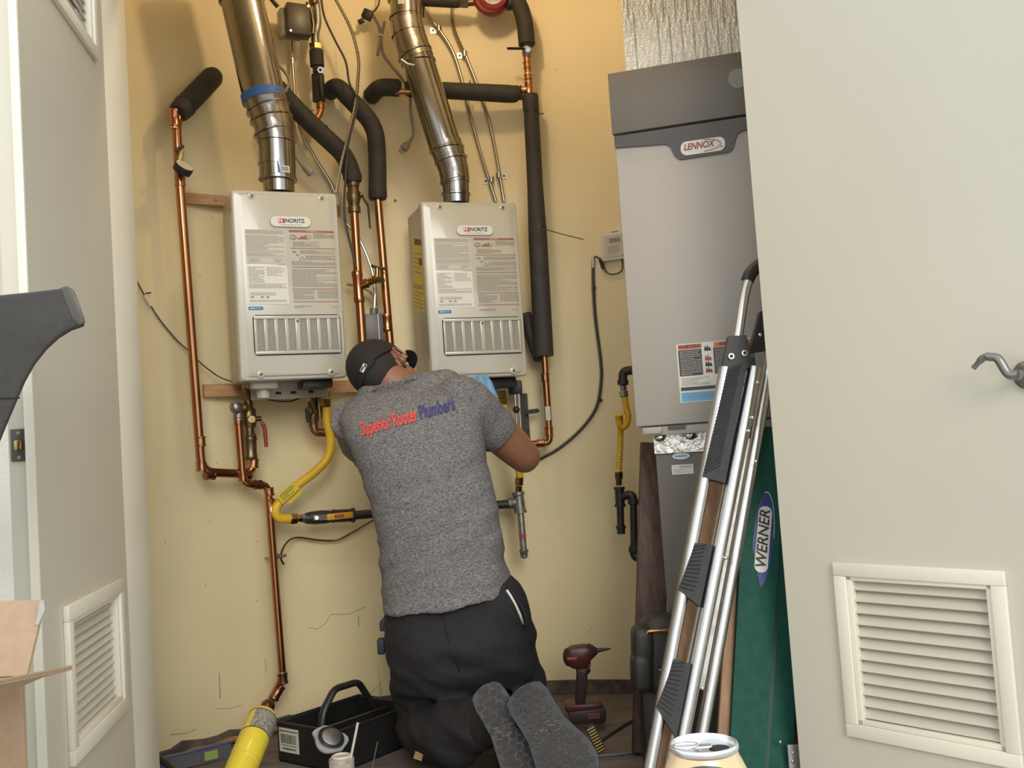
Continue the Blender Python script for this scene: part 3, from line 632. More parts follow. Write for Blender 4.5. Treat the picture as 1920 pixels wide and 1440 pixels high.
gg = obj('pressure_gauge', MB().lathe(cg-ax*0.014, cg+ax*0.012, [(0, 0.022), (0.1, 0.030), (0.85, 0.031), (1, 0.030)], 24), M_black, A)
obj('gauge_face', MB().lathe(cg+ax*0.012, cg+ax*0.0135, [(0, 0.028), (1, 0.028)], 24), M_label2, gg)
sleeve(A, 'union_nut', (463, 727), (465, 750), 11, M_bronze, 0.10, hexa=True)
sleeve(A, 'valve_nipple', (463, 716), (464, 730), 10, M_galv, 0.10)
sleeve(A, 'valve_tube', (465, 748), (469, 830), 8.5, M_bronze, 0.10)
sleeve(A, 'valve_tube', (469, 818), (471, 862), 10.5, M_bronze, 0.10, prof=COUP)
vb = sleeve(A, 'valve_body', (466, 765), (468, 802), 12, M_bronze, 0.10, prof=((0, 0.9), (0.2, 1.1), (0.8, 1.1), (1, 0.9)))
obj('valve_cap', MB().lathe(wp((471, 786), 0.10), wp((472, 786), 0.135), [(0, 0.013), (0.8, 0.0145), (1, 0.012)], 20), M_brass, vb)
obj('valve_stem', MB().cyl(wp((470, 786), 0.11), wp((489, 785), 0.115), 0.009, 12), M_bronze, vb)
obj('valve_handle', MB().tube(fillet([wp(q, 0.115) for q in ((488, 782), (491, 793), (496, 800), (499.5, 838))], 0.01), [0.003, 0.003, 0.003, 0.004, 0.0055, 0.0062, 0.0065, 0.0065, 0.0068, 0.0068, 0.0068, 0.0068, 0.0068, 0.006], 10), M_redv, vb)
# ---- B: relief valve and drain pipe
B = thing('drain_pipe', 'copper drain pipe jogging down the wall behind the yellow canister', 'pipe', W(500, 1330, 0.08))
pipe(B, 'pipe_run', [(446, 782), (456, 908), (502, 909), (530, 1272), (497, 1335, 0.05)], 7.5, M_copper, 0.115, 0.03)
rv = obj('relief_valve', MB().ball(wp((442, 764), 0.125), 0.020, 18, 12, sc=(1, 1, 1.1)).cyl(wp((446, 768), 0.115), wp((447, 788), 0.115), 0.016).cyl(wp((445, 765), 0.115), wp((466, 764), 0.10), 0.014), M_galv, B)
obj('test_lever', MB().tube([wp((434, 754), 0.148), wp((443, 780), 0.148)], 0.003, 6, flat=0.5), M_chrome, rv)
obj('brass_adapter', MB().hexnut(wp((454, 765), 0.112), wp((461, 765), 0.106), 0.021), M_brass, rv)
for (p, q) in (((446, 782), (447, 797)), ((455, 888), (456, 903)), ((507, 935), (509, 962)), ((504, 914), (506, 930))): sleeve(B, 'coupling', p, q, 8, M_copper, 0.115, prof=COUP)
sleeve(B, 'coupling', (490, 909), (476, 909), 8, M_copper_old, 0.115, prof=COUP)
sleeve(B, 'elbow_fitting', (529, 1262), (531, 1282), 8.5, M_copper_old, 0.112, prof=COUP); sleeve(B, 'elbow_fitting', (527, 1285), (512, 1312), 8.3, M_copper_old, 0.10, prof=COUP)
sleeve(B, 'solder_ring', (507.3, 936), (507.4, 938.5), 8.6, M_solder, 0.115); sleeve(B, 'solder_ring', (509, 960), (509.2, 962.5), 8.6, M_solder, 0.115); sleeve(B, 'solder_ring', (529, 1259), (529.2, 1262), 8.6, M_solder, 0.115)
pc = obj('pipe_clamp', MB().lathe(wp((506, 1045), 0.10), wp((524, 1043), 0.10), [(0, 0.006), (0.5, 0.0165), (1, 0.006)], 14).cyl(wp((523, 1044), 0.11), wp((536, 1041), 0.11), 0.005).cyl(wp((512, 1046), 0.115), wp((497, 1046), 0.0), 0.003), M_galv, B)
tube_ = thing('capillary_tube', 'thin copper ground wire curling from the drain pipe clamp', 'wire', W(530, 1058, 0.1))
pipe(tube_, 'wire_run', [(532, 1058, 0.105), (527, 1048, 0.11), (529, 1032, 0.105), (541, 1014, 0.06), (560, 1008, 0.03), (600, 1013, 0.03), (633, 1012, 0.03), (665, 996, 0.04), (710, 970, 0.06), (760, 950, 0.06)], 1.9, M_copper_old, 0.05, n=8, sp=True)
# ---- C: foam-wrapped pipe with bronze valve right of heater 1
C_ = thing('insulated_pipe', 'copper pipe with bronze ball valve right beside the left heater', 'pipe', W(680, 640, 0.10))
pipe(C_, 'foam_sleeve', [(520, 165, 0.07), (560, 210), (600, 248), (648, 292), (662, 334)], 17.5, M_foam, 0.12, 0.10, n=22)
tie(C_, (569, 219), (571, 221), 18, 0.12, [(573, 216), (588, 206)]); tie(C_, (601, 247), (603, 249), 18, 0.12)
sleeve(C_, 'foam_end', (660, 326), (662, 342), 18.5, M_foam, 0.12, prof=((0, 0.9), (0.5, 1.0), (1, 0.85)))
pipe(C_, 'pipe_run', [(661, 335), (664, 395), (674, 560), (680, 655)], 8.3, M_copper, 0.12, 0.02)
ball_valve(C_, (663, 369), (1.5, 30), 11.5, 0.12, M_bronze, (15, -4, 0.0), [(678, 363), (683, 375), (690, 384), (694, 428)], M_bronze, 0.011)
te = sleeve(C_, 'tee_fitting', (669, 508), (674, 568), 9, M_copper, 0.12, prof=COUP)
obj('tee_branch', MB().lathe(wp((672, 538), 0.12), wp((690, 530), 0.135), [(0, 0.0155), (0.7, 0.0155), (0.75, 0.018), (1, 0.018)], 16), M_copper, te)
dv = obj('drain_cock', MB().cyl(wp((688, 531), 0.133), wp((702, 525), 0.15), 0.0125).hexnut(wp((700, 526), 0.148), wp((708, 523), 0.157), 0.016).cyl(wp((706, 524), 0.155), wp((717, 526), 0.185), 0.0115).cyl(wp((707, 522), 0.15), wp((707, 503), 0.15), 0.008), M_brass, C_)
obj('drain_mouth', MB().cyl(wp((717, 526), 0.185), wp((717.3, 526), 0.187), 0.008), M_dark, dv)
obj('drain_tap', MB().tube([wp((696, 498), 0.15), wp((708, 502), 0.15), (wp((724, 504), 0.15))], 0.0055, 8), M_iron, dv)
# ---- D: second foam-wrapped pipe
D_ = thing('insulated_pipe', 'foam wrapped pipe between the two heaters ending in bare copper', 'pipe', W(730, 650, 0.10))
pipe(D_, 'foam_sleeve', [(618, 172, 0.04), (632, 160), (660, 190), (704, 236), (708, 300), (708, 372)], 17, M_foam, 0.10, 0.09, n=22)
tie(D_, (646, 173), (648, 176), 17.6, 0.10); sleeve(D_, 'foam_end', (708, 352), (708.5, 374), 17.6, M_foam, 0.10, prof=((0, 0.97), (0.1, 1), (0.8, 1), (1, 0.85)))
pipe(D_, 'pipe_run', [(708, 368), (732, 655)], 7.6, M_copper, 0.10)
sleeve(D_, 'coupling', (725, 590), (727, 622), 8, M_copper, 0.10, prof=COUP); sleeve(D_, 'solder_ring', (725, 589), (725.2, 592), 8.6, M_solder, 0.10)
# ---- E: valve stack under the dark actuator box at the top
E = thing('valve_stack', 'short pipe stack with nickel bends, brass union and black lever valve', 'pipe', W(600, 235, 0.05))
pipe(E, 'nickel_bend', [(588, -20), (593, 10), (596, 45), (590, 66), (592, 86)], 7.5, M_galv, 0.10, 0.03)
pipe(E, 'nickel_bend', [(576, 4), (584, 22), (588, 50), (586, 64)], 4, M_bronze, 0.13, 0.03)
sleeve(E, 'pipe_collar', (588, 0), (588.5, 10), 9.5, M_bronze, 0.10); sleeve(E, 'union_nut', (592, 82), (593, 95), 13, M_brass, 0.10, hexa=True)
sleeve(E, 'foam_sleeve', (593, 94), (595, 126), 13.5, M_foam, 0.10, prof=FOAM)
vb = sleeve(E, 'valve_body', (595, 122), (598, 190), 11.5, M_iron, 0.10, prof=((0, 0.8), (0.25, 0.8), (0.28, 1.05), (1, 1.05)))
obj('valve_nut', MB().hexnut(wp((600, 131), 0.12), wp((601, 131), 0.137), 0.013), M_chrome, vb); obj('valve_bolt', MB().cyl(wp((600, 131), 0.13), wp((601, 131), 0.142), 0.005, 10), M_dark, vb)
obj('valve_handle', MB().tube([wp((600, 140), 0.136), wp((602, 148), 0.14), wp((605, 182), 0.14)], [0.010, 0.0125, 0.0115], 12, flat=0.6), M_black, vb)
pipe(E, 'copper_tail', [(600, 186), (602, 212), (580, 240)], 6.5, M_copper, 0.10, 0.03); sleeve(E, 'coupling', (600.5, 196), (601, 204), 7, M_copper, 0.10, prof=COUP)
bx = thing('actuator_box', 'dark brown square control box at the top beside the nickel bends', 'control box', W(558, 74, 0.05))
nn = wall_n(W(558, 40)); rt = Vector((0, 0, 1)).cross(nn)
Rm = Matrix((rt, -nn, Vector((0, 0, 1)))).transposed()
c = W(558, 40, 0.115); s = rp(46, c.y)
M_box = mat('brown_box_steel', (0.075, 0.055, 0.038), 0.38, nscale=8, namt=0.2)
obj('box_cover', MB().bbox(c, (s, 0.05, rp(62, c.y)), 0.006, 2, Rm), M_box, bx); obj('box_body', MB().bbox(c-nn*0.035-rt*0.018, (s*0.95, 0.05, rp(54, c.y)), 0.006, 2, Rm), M_galv, bx)
for dx, dz in ((-0.4, -0.44), (0.4, 0.44)): q = c+nn*0.025+rt*(dx*s)+Vector((0, 0, dz*s*1.3)); obj('box_screw', MB().cyl(q, q+nn*0.003, 0.004, 10), M_chrome, bx)
# ---- F: insulated riser at the right with pump above
F_ = thing('insulated_pipe', 'tall foam wrapped riser right of the right heater with copper elbow below', 'pipe', W(1028, 835, 0.08))
pipe(F_, 'foam_sleeve', [(958, -14), (974, 8), (984, 40), (988, 84)], 16, M_foam, 0.10, 0.06, n=22)
sleeve(F_, 'foam_end', (988, 72), (988.5, 88), 14.5, M_foam, 0.10, prof=((0, 1), (0.5, 1), (1, 0.8)))
vb = sleeve(F_, 'valve_body', (988, 84), (989, 112), 9, M_galv, 0.10, prof=((0, 0.8), (0.2, 1.1), (0.6, 1.1), (0.8, 0.9), (1, 0.5)))
obj('valve_nut', MB().hexnut(wp((989, 93), 0.12), wp((990, 93), 0.135), 0.011), M_chrome, vb); obj('valve_handle', MB().tube([wp((985, 92), 0.13), wp((976, 91), 0.13), wp((952, 91), 0.12)], [0.005, 0.0085, 0.0085], 12, flat=0.5), M_black, vb)
pipe(F_, 'pipe_run', [(988, 108), (993, 185)], 6.8, M_copper, 0.10)
for (p, q) in (((988.5, 116), (989.5, 130)), ((990, 140), (991, 150)), ((991, 152), (993, 180))): sleeve(F_, 'coupling', p, q, 7.2, M_copper, 0.10, prof=COUP)
sleeve(F_, 'solder_ring', (989.5, 137), (990, 141), 7.2, M_solder, 0.10); sleeve(F_, 'tee_branch', (992, 168), (975, 169), 6.5, M_copper, 0.10)
sleeve(F_, 'foam_collar', (994, 178), (996, 212), 15.5, M_foam, 0.10, prof=((0, 0.95), (0.1, 1), (0.85, 1), (1, 0.9)))
pipe(F_, 'foam_sleeve', [(996, 208), (1006, 400), (1020, 668)], [14.5, 18.5], M_foam, 0.10, 0.1, n=22)
tie(F_, (996.5, 211), (997, 214), 15, 0.10, [(1008, 214), (1020, 213)]); tie(F_, (1008.5, 427), (1009, 430), 17, 0.10, [(1022, 430), (1050, 438), (1094, 449)])
pipe(F_, 'foam_branch', [(985, 590, 0.04), (1000, 640, 0.06), (1012, 672)], 12, M_foam, 0.09, 0.05)
pipe(F_, 'pipe_run', [(1020, 655), (1031, 830), (975, 835)], 6.7, M_copper, 0.10, 0.02)
for (p, q) in (((1022, 700), (1023, 716)), ((1029, 800), (1030, 818)), ((1022, 831), (1008, 832))): sleeve(F_, 'coupling', p, q, 7.4, M_copper, 0.10, prof=COUP)
pr = wp((1027.5, 775), 0.115); obj('pipe_tag', MB().bar(wp((1026.5, 762), 0.1135), wp((1028.5, 788), 0.1135), 0.018, 0.002, up=wall_n(pr)), M_label2, F_)
Hh = thing('insulated_pipe', 'horizontal foam wrapped pipe crossing behind the right flue', 'pipe', W(840, 175, 0.02))
pipe(Hh, 'pipe_run', [(714, 172), (984, 170)], 6, M_copper, 0.09)
pipe(Hh, 'foam_sleeve', [(696, 180, 0.02), (712, 163), (748, 165)], 16.5, M_foam, 0.09, 0.03, n=22); sleeve(Hh, 'foam_end', (744, 164), (752, 165), 13, M_foam, 0.09)
sleeve(Hh, 'foam_sleeve', (760, 166), (972, 177), 16, M_foam, 0.09, prof=((0, 0.8), (0.03, 0.97), (0.5, 1.0), (0.9, 1.05), (0.97, 1.0), (1, 0.8)))
tie(Hh, (880, 171), (883, 171), 16.6, 0.09, [(881, 155), (881, 150)]); sleeve(Hh, 'foam_end', (964, 175), (978, 174), 15, M_foam, 0.09, prof=((0, 0.8), (0.3, 1), (0.8, 0.85), (1, 0.95)))
# red pump
pu = thing('circulator_pump', 'red circulator pump with a white dial at the very top', 'pump', W(922, 30, 0.06))
c = W(921, -4, 0.10); nn = wall_n(c); nn = (nn+Vector((0, 0, -0.25))).normalized()
obj('pump_body', MB().lathe(c-nn*0.06, c+nn*0.05, [(0, 0.040), (0.2, 0.062), (0.75, 0.066), (0.85, 0.058), (1, 0.056)], 32), M_pumpred, pu)
obj('dial_rim', MB().lathe(c+nn*0.05+Vector((0.012, 0, 0.006)), c+nn*0.062+Vector((0.012, 0, 0.006)), [(0, 0.056), (0.6, 0.056), (1, 0.046)], 32), M_pumpred, pu)
dl = obj('dial', MB().lathe(c+nn*0.062+Vector((0.014, 0, 0.007)), c+nn*0.0635+Vector((0.014, 0, 0.007)), [(0, 0.040), (1, 0.040)], 32), M_white, pu)
up = Vector((0, 0, 1)); rt2 = up.cross(nn).normalized(); Md = face(c+nn*0.0642+Vector((0.014, 0, 0.007)), rt2, up)
obj('dial_print', lines(MB(), Md, -0.022, -0.03, 0.022, 0.02, 6, 0.3, 0.6, 0), M_ink, dl)['kind'] = 'stuff'
sleeve(pu, 'pump_foam', (788, 0), (862, 4), 11.5, M_foam, 0.10, prof=FOAM); sleeve(pu, 'pump_union', (860, 4), (878, 5), 10, M_bronze, 0.10, hexa=True); pipe(pu, 'pump_tail', [(876, 5), (892, 4)], 7, M_bronze, 0.10)
sleeve(pu, 'pump_flange', (948, 8), (962, 5), 13, M_iron, 0.10); obj('valve_handle', MB().tube([wp((793, 4), 0.115), wp((794, 32), 0.115)], 0.009, 10, flat=0.5), M_black, pu)
# ---- conduits and cables
def flex(par, name, pts, rpx, m, off):
    """armoured cable: beads along a spline"""
    pp = spline([wp(q, off) for q in pts], 24); D = pp[0].y; r = rp(rpx, D); path = [pp[0]]; acc = 0
    for i in range(1, len(pp)):
        seg = (pp[i]-pp[i-1]).length; acc += seg
        if acc > r*0.75: path.append(pp[i]); acc = 0
    return obj(name, MB().tube(path, [r if i % 2 else r*0.72 for i in range(len(path))], 8), m, par)
def cond(name, label, pts, rpx, m, off, kind, cat='cable', grp=None):
    t = thing(name, label, cat, wp(pts[-1], off), group=grp)
    (flex(t, 'cable_armour', pts, rpx, m, off) if kind == 'flex' else pipe(t, 'cable_run', pts, rpx, m, off, n=10, sp=True)); return t
def clip(par, x, y, dx, off):
    a = wp((x, y), off); nn = wall_n(a); t = Vector((0, 0, 1)).cross(nn); w = rp(abs(dx), a.y)
    q = a-nn*off; sgn = 1 if dx > 0 else -1
    cl = obj('conduit_strap', MB().box(q+t*(sgn*w*0.75)+nn*0.002, (w*0.9, 0.002, 0.022), Matrix((t, -nn, Vector((0, 0, 1)))).transposed()).cyl(a-Vector((0, 0, 0.010)), a+Vector((0, 0, 0.010)), 0.0105), M_conduit, par)
    obj('strap_hole', MB().cyl(q+t*(sgn*w*0.8)+nn*0.003, q+t*(sgn*w*0.8)+nn*0.004, 0.0042, 10), M_dark, cl)
t = cond('metal_conduit', 'rigid steel conduit curving down to the right heater, left one of two', [(790, -30), (803, 26), (822, 54), (848, 95), (866, 150), (880, 210), (905, 300), (930, 378)], 3.4, M_conduit, 0.016, 'tube', 'conduit')
clip(t, 823, 54, -14, 0.016); clip(t, 921, 337, -14, 0.016)
t = cond('metal_conduit', 'steel conduit with a ribbed upper end to the right heater, right one of two', [(871, 99), (893, 155), (915, 220), (930, 290), (945, 378)], 3.4, M_conduit, 0.016, 'tube', 'conduit')
flex(t, 'ribbed_whip', [(856, -20), (848, 15), (850, 48), (858, 72), (871, 101)], 3.8, M_conduit, 0.016); clip(t, 871, 101, -12, 0.016); clip(t, 935, 329, 12, 0.016)
cond('armoured_cable', 'ribbed steel cable hanging in a bow beside the nickel bends', [(618, -20), (640, 18), (660, 60), (672, 110), (671, 150), (667, 190), (655, 245), (641, 300), (630, 362)], 3.6, M_conduit, 0.17, 'flex')
cond('black_wire', 'thin black wire running down beside the ribbed steel cable', [(600, -20), (608, 30), (628, 75), (648, 115), (655, 155), (668, 180), (669, 205), (655, 260), (650, 300), (646, 400), (660, 470), (668, 500)], 2.2, M_cordd, 0.175, 'tube', 'wire')
t = cond('armoured_cable', 'ribbed steel cable dropping straight from the dark control box', [(547, 72), (548, 110), (551, 160), (556, 205), (566, 250), (590, 295), (618, 340), (628, 362)], 3.4, M_conduit, 0.03, 'tube')
flex(t, 'ribbed_whip', [(546, 66), (547, 95), (549, 120)], 4.0, M_conduit, 0.03)
t = cond('armoured_cable', 'ribbed steel cable behind the bare copper pipes between the heaters', [(636, 362, 0.10), (645, 410), (668, 440), (684, 470), (698, 510), (703, 545), (702, 580)], 3.4, M_conduit, 0.06, 'flex')
cond('armoured_cable', 'short ribbed cable entering the grey box behind the man', [(650, 533), (668, 536), (690, 545), (702, 560), (708, 580)], 3.0, M_conduit, 0.05, 'flex')
jb = thing('junction_box', 'dark grey metal junction box above the black cap', 'junction box', W(710, 665, 0.02))
c = W(708, 628, 0.075); nn = wall_n(c); rt = Vector((0, 0, 1)).cross(nn); Rm = Matrix((rt, -nn, Vector((0, 0, 1)))).transposed()
obj('box_body', MB().bbox(c, (rp(50, c.y), 0.06, rp(76, c.y)), 0.003, 2, Rm), M_box, jb); obj('box_seam', MB().box(c+nn*0.031, (0.003, 0.003, rp(76, c.y)), Rm), M_galv, jb)
for x in (699, 710): obj('cable_connector', MB().hexnut(wp((x, 592), 0.08), wp((x, 578), 0.08), 0.011), M_galv, jb)
# ---- power cords
def plug(par, a, b, off, m):
    pa, pb = wp(a, off), wp(b, off); d = (pb-pa).normalized(); s = d.cross(wall_n(pa)).normalized()
    pg = obj('plug', MB().lathe(pa, pb, [(0, 0.005), (0.3, 0.009), (0.4, 0.013), (0.95, 0.016), (1, 0.013)], 12), m, par)
    for k in (-1, 0, 1): obj('plug_prong', MB().tube([pb+s*k*0.008, pb+s*k*0.008+d*0.018], 0.0022, 6), M_conduit, pg)
t = thing('power_cord', 'grey power cord with a plug hanging beside the left flue', 'cord', W(590, 330, 0.05))
pipe(t, 'cord', [(500, 90, 0.05), (520, 118), (536, 138), (543, 152), (537, 168), (530, 180), (541, 215), (548, 250), (552, 285), (562, 305)], 3, M_cord, 0.16, n=10, sp=True); plug(t, (562, 304), (585, 326), 0.14, M_cord)
t = thing('power_cord', 'grey power cord with a plug hanging behind the right flue', 'cord', W(760, 285, 0.05))
pipe(t, 'cord', [(700, 30), (710, 48), (714, 70), (718, 100), (735, 125), (752, 145), (768, 172), (770, 210), (775, 250), (768, 266)], 3, M_cord, 0.07, n=10, sp=True); plug(t, (770, 264), (756, 280), 0.07, M_cord)
obj('cord_bundle', MB().tube([wp(q, 0.085) for q in ((721, 41), (714, 72), (708, 103))], [0.008, 0.011, 0.009], 10, flat=0.6), M_cord, t); tie(t, (713.5, 66), (713, 69), 6.5, 0.085, None, M_white)
t = thing('black_adapter', 'small black adapter hanging by a thin wire at the top', 'adapter', W(690, 45, 0.05))
c = W(689, 28, 0.06); obj('adapter_body', MB().bbox(c, (0.036, 0.03, 0.034), 0.004, 2, Matrix.Rotation(R_(28), 3, 'Y')), M_black, t); obj('adapter_lug', MB().bbox(W(677, 40, 0.06), (0.022, 0.02, 0.014), 0.003, 2, Matrix.Rotation(R_(-25), 3, 'Y')), M_black, t)
pipe(t, 'adapter_wire', [(712, -20), (710, 8), (700, 22), (692, 26)], 1.6, M_cordd, 0.06, n=8, sp=True)
t = thing('handle_tool', 'short dark grip sticking in at the top left of the control box', 'handle', W(515, 10, 0.1)); obj('grip', MB().tube([wp(q, 0.1) for q in ((500, -16), (508, -2), (521, 13))], [0.006, 0.007, 0.008], 10), M_iron, t)
t = thing('sensor_wire', 'thin dark wire slung from the door frame to the left heater', 'wire', W(440, 720, 0.05))
pipe(t, 'wire_run', [(244, 505), (258, 530), (270, 552), (283, 574), (300, 600), (330, 636), (358, 662, 0.03), (380, 684, 0.04), (410, 706, 0.05), (438, 717, 0.08)], 1.4, M_cordd, 0.012, n=7, sp=True)
obj('wire_splice', MB().tube([wp(q, 0.014) for q in ((271, 553), (283, 574))], [0.006, 0.005], 8), M_white, t); obj('wire_nail', MB().tube([wp((273, 550), 0.0), wp((283, 549), 0.02)], 0.0022, 6), M_iron, t)
t = thing('sensor_wire', 'green dark wire sagging under the left heater', 'wire', W(535, 755, 0.1)); pipe(t, 'wire_run', [(490, 742), (500, 748), (520, 752), (545, 752), (562, 746), (572, 738)], 1.6, M_cordd, 0.12, n=7, sp=True)
# ---- controller and its cable
t = thing('wall_controller', 'white wall controller with a small screen beside the furnace', 'controller', W(1150, 490, 0.0))
c = W(1150, 460, 0.012); nn = wall_n(c); rt = Vector((0, 0, 1)).cross(nn); Rm = Matrix((rt, -nn, Vector((0, 0, 1)))).transposed()
w_, h_ = rp(42, c.y)/0.93, rp(58, c.y); cb = obj('controller_case', MB().bbox(c, (w_, 0.024, h_), 0.004, 2, Rm), M_white, t); Mf = face(c+nn*0.0125, rt, (0, 0, 1))
cd = obj('controller_cover', MB().prism(rrect(w_*0.80, h_*0.72, 0.003, 3, 0.004, -0.004), Mf @ Matrix.Translation((0, 0, 0.002)), 0.002), M_label2, t)
obj('screen', MB().quad(Mf, -w_*0.12, 0.006, w_*0.36, 0.024, 0.0026), M_mesh, cd); obj('controller_print', lines(MB(), Mf, -w_*0.2, -0.034, w_*0.33, -0.002, 6, 0.35, 0.6, 0.0026, (0.004, 0.01)), M_inkg, cd)['kind'] = 'stuff'
obj('brand_mark', lines(MB(), Mf, 0.0, h_*0.40, w_*0.3, h_*0.43, 1, 0.8, 1, 0.0006, (0.006, 0.009)), M_ink, cb)
t = thing('controller_cable', 'grey cable looping from the controller down behind the elbow', 'cable', W(1020, 858, 0.03))
pipe(t, 'cable_run', [(1112, 484), (1113, 540), (1117, 600), (1127, 680), (1127, 720), (1118, 765), (1090, 805), (1050, 840), (1015, 860), (980, 880)], 2.3, M_cordd, 0.010, n=8, sp=True)
pipe(t, 'cable_run', [(1110, 484), (1110, 540), (1114, 600), (1124, 680), (1124, 722), (1115, 765), (1088, 803), (1048, 838), (1013, 858)], 1.4, M_cord, 0.010, n=8, sp=True)
for (x, y) in ((1114, 540), (1126, 750)): obj('cable_staple', MB().ball(wp((x, y), 0.012), 0.0068, 10, 6), M_iron, t)
pipe(t, 'lead', [(1113, 486), (1116, 481), (1122, 484), (1128, 492), (1131, 502)], 1.5, M_cordd, 0.012, n=8, sp=True); pipe(t, 'lead', [(1131, 502), (1140, 512), (1152, 514), (1166, 506), (1166, 480)], 1.3, M_cordd, 0.012, n=8, sp=True)
obj('barrel_jack', MB().tube([wp(q, 0.016) for q in ((1124, 484), (1128, 493), (1131, 504))], [0.004, 0.0075, 0.006], 10), M_black, t); obj('splice_cap', MB().tube([wp(q, 0.012) for q in ((1112, 482), (1112, 502))], [0.005, 0.004], 8), M_white, t)
# ---- gas: yellow connectors, valve and iron pipe
def hose(par, pts, rpx, off, ribs=False, name='yellow_hose', D=None):
    pp = spline([wp(q, off) for q in pts], 12); r = rp(rpx, pp[0].y)
    if ribs:
        fine = spline(pp, 3); return obj(name, MB().tube(fine, [r*(1.0 if (i//2) % 2 else 0.84) for i in range(len(fine))], 12), M_yellow, par)
    return obj(name, MB().tube(pp, r, 14), M_yellow, par)
g1_ = thing('gas_connector', 'long yellow gas hose with a warning tag under the left heater', 'gas hose', W(530, 975, 0.05))
hose(g1_, [(612, 764), (613, 790), (620, 825), (614, 858), (590, 885), (555, 912), (528, 938), (517, 955), (520, 968), (532, 973), (545, 972)], 8.3, 0.13)
hose(g1_, [(519, 966), (526, 972), (546, 973)], 8.9, 0.13, True, 'hose_ribs')
for (p, q, r_) in (((609, 728), (610, 745), 10), ((610, 746), (611, 763), 11)): sleeve(g1_, 'hex_nut', p, q, r_, M_brass, 0.13, hexa=True)
sleeve(g1_, 'gas_nipple', (607, 708), (608, 728), 8.5, M_galv, 0.13); sleeve(g1_, 'hex_nut', (543, 973), (556, 972), 11, M_brass, 0.13, hexa=True); sleeve(g1_, 'hex_nut', (557, 972), (566, 971.5), 7.5, M_brass, 0.13, hexa=True)
tg0, tg1 = wp((524, 938), 0.155), wp((556, 909), 0.150); nn = wall_n(tg0)
tagp = obj('warning_tag', MB().bar(tg0, tg1, 0.034, 0.0012, up=nn), M_ytag, g1_); dd = (tg1-tg0).normalized(); sd = nn.cross(dd)
obj('tag_flap', MB().bar(wp((538, 940), 0.140), wp((562, 916), 0.135), 0.030, 0.0012, up=nn), M_ytag, g1_)
Mt = face((tg0+tg1)/2+nn*0.0012, dd, sd); obj('tag_print', lines(MB(), Mt, -0.032, -0.013, 0.032, 0.013, 5, 0.4, 0.8, 0, (0.003, 0.008)), M_ink, tagp)['kind'] = 'stuff'
gp = thing('gas_pipe', 'dark gas pipe with an orange lever valve running behind the man', 'gas pipe', W(760, 960, 0.05))
pipe(gp, 'iron_pipe', [(640, 968), (705, 963), (957, 945)], 8.2, M_iron, 0.13)
sleeve(gp, 'valve_end', (566, 972), (574, 971.5), 9, M_galv, 0.13, hexa=True); sleeve(gp, 'valve_body', (572, 972), (626, 968), 11.5, M_iron, 0.13, prof=((0, 0.85), (0.15, 1.0), (0.35, 1.1), (0.7, 1.1), (1, 0.9)))
sleeve(gp, 'valve_end', (622, 968), (664, 966), 12, M_iron, 0.13, prof=((0, 0.8), (0.05, 1.1), (0.12, 1.0), (0.85, 1.0), (0.9, 1.15), (1, 1.15)))
a, b = wp((588, 971), 0.158), wp((604, 970), 0.158); nn = wall_n(a)
hp = obj('lever_plate', MB().bar(a, wp((618, 969.5), 0.158), 0.019, 0.003, up=nn), M_galv, gp); obj('lever_nut', MB().hexnut(wp((594, 971), 0.158), wp((594, 971), 0.17), 0.008), M_chrome, hp)
lv = obj('lever_grip', MB().bbox((wp((613, 970), 0.16)+wp((662, 965), 0.16))/2, ((wp((662, 965), 0.16)-wp((613, 970), 0.16)).length, 0.008, 0.022), 0.0038, 2, Matrix(((wp((662, 965), 0.16)-wp((613, 970), 0.16)).normalized(), -nn, (wp((662, 965), 0.16)-wp((613, 970), 0.16)).normalized().cross(-nn))).transposed()), M_orange, gp)
q = (wp((613, 970), 0.16)+wp((662, 965), 0.16))/2+nn*0.0046; Ml = face(q, wp((662, 965), 0.16)-wp((613, 970), 0.16), (0, 0, 1)); pr = MB(); pr.quad(Ml, -0.02, -0.005, 0.012, 0.005, 0.0); obj('grip_plate', pr, M_ink, lv); obj('grip_print', lines(MB(), Ml, -0.017, -0.003, 0.010, 0.003, 1, 0.7, 1, 0.0006, (0.003, 0.006)), M_orange, lv)['kind'] = 'stuff'
# galvanised tee with drip leg
gt = thing('drip_leg', 'galvanised tee with a capped drip leg below the elbow', 'pipe fitting', W(983, 1046, 0.08))
sleeve(gt, 'tee_body', (971, 922), (976, 962), 11, M_galv, 0.13, prof=((0, 1.1), (0.15, 1.1), (0.2, 0.95), (0.8, 0.95), (0.85, 1.1), (1, 1.1))); sleeve(gt, 'tee_branch', (974, 940), (955, 945), 10, M_galv, 0.13, prof=((0, 0.9), (0.6, 0.9), (0.65, 1.15), (1, 1.15)))
sleeve(gt, 'drip_nipple', (976, 960), (982, 1034), 6.4, M_galv, 0.13); sleeve(gt, 'drip_cap', (982, 1030), (983, 1047), 8.5, M_galv, 0.13, prof=((0, 1), (0.3, 1), (0.4, 0.85), (0.8, 0.85), (1, 0.5))); sleeve(gt, 'red_mark', (979.5, 1001), (980, 1008), 6.8, M_red, 0.13)
g2_ = thing('gas_connector', 'ribbed yellow gas hose behind the bent arm', 'gas hose', W(972, 905, 0.08))
hose(g2_, [(944, 760), (946, 785), (950, 815), (962, 850), (972, 880), (975, 896)], 7.5, 0.15, True)
for (p, q, r_, m) in (((941, 733), (942, 745), 8, M_brass), ((942, 746), (943, 758), 9, M_brass), ((974, 894), (973, 910), 8.5, M_brass), ((973, 911), (972, 923), 7, M_brass)): sleeve(g2_, 'hex_nut', p, q, r_, m, 0.15 if p[1] < 800 else 0.135, hexa=True)
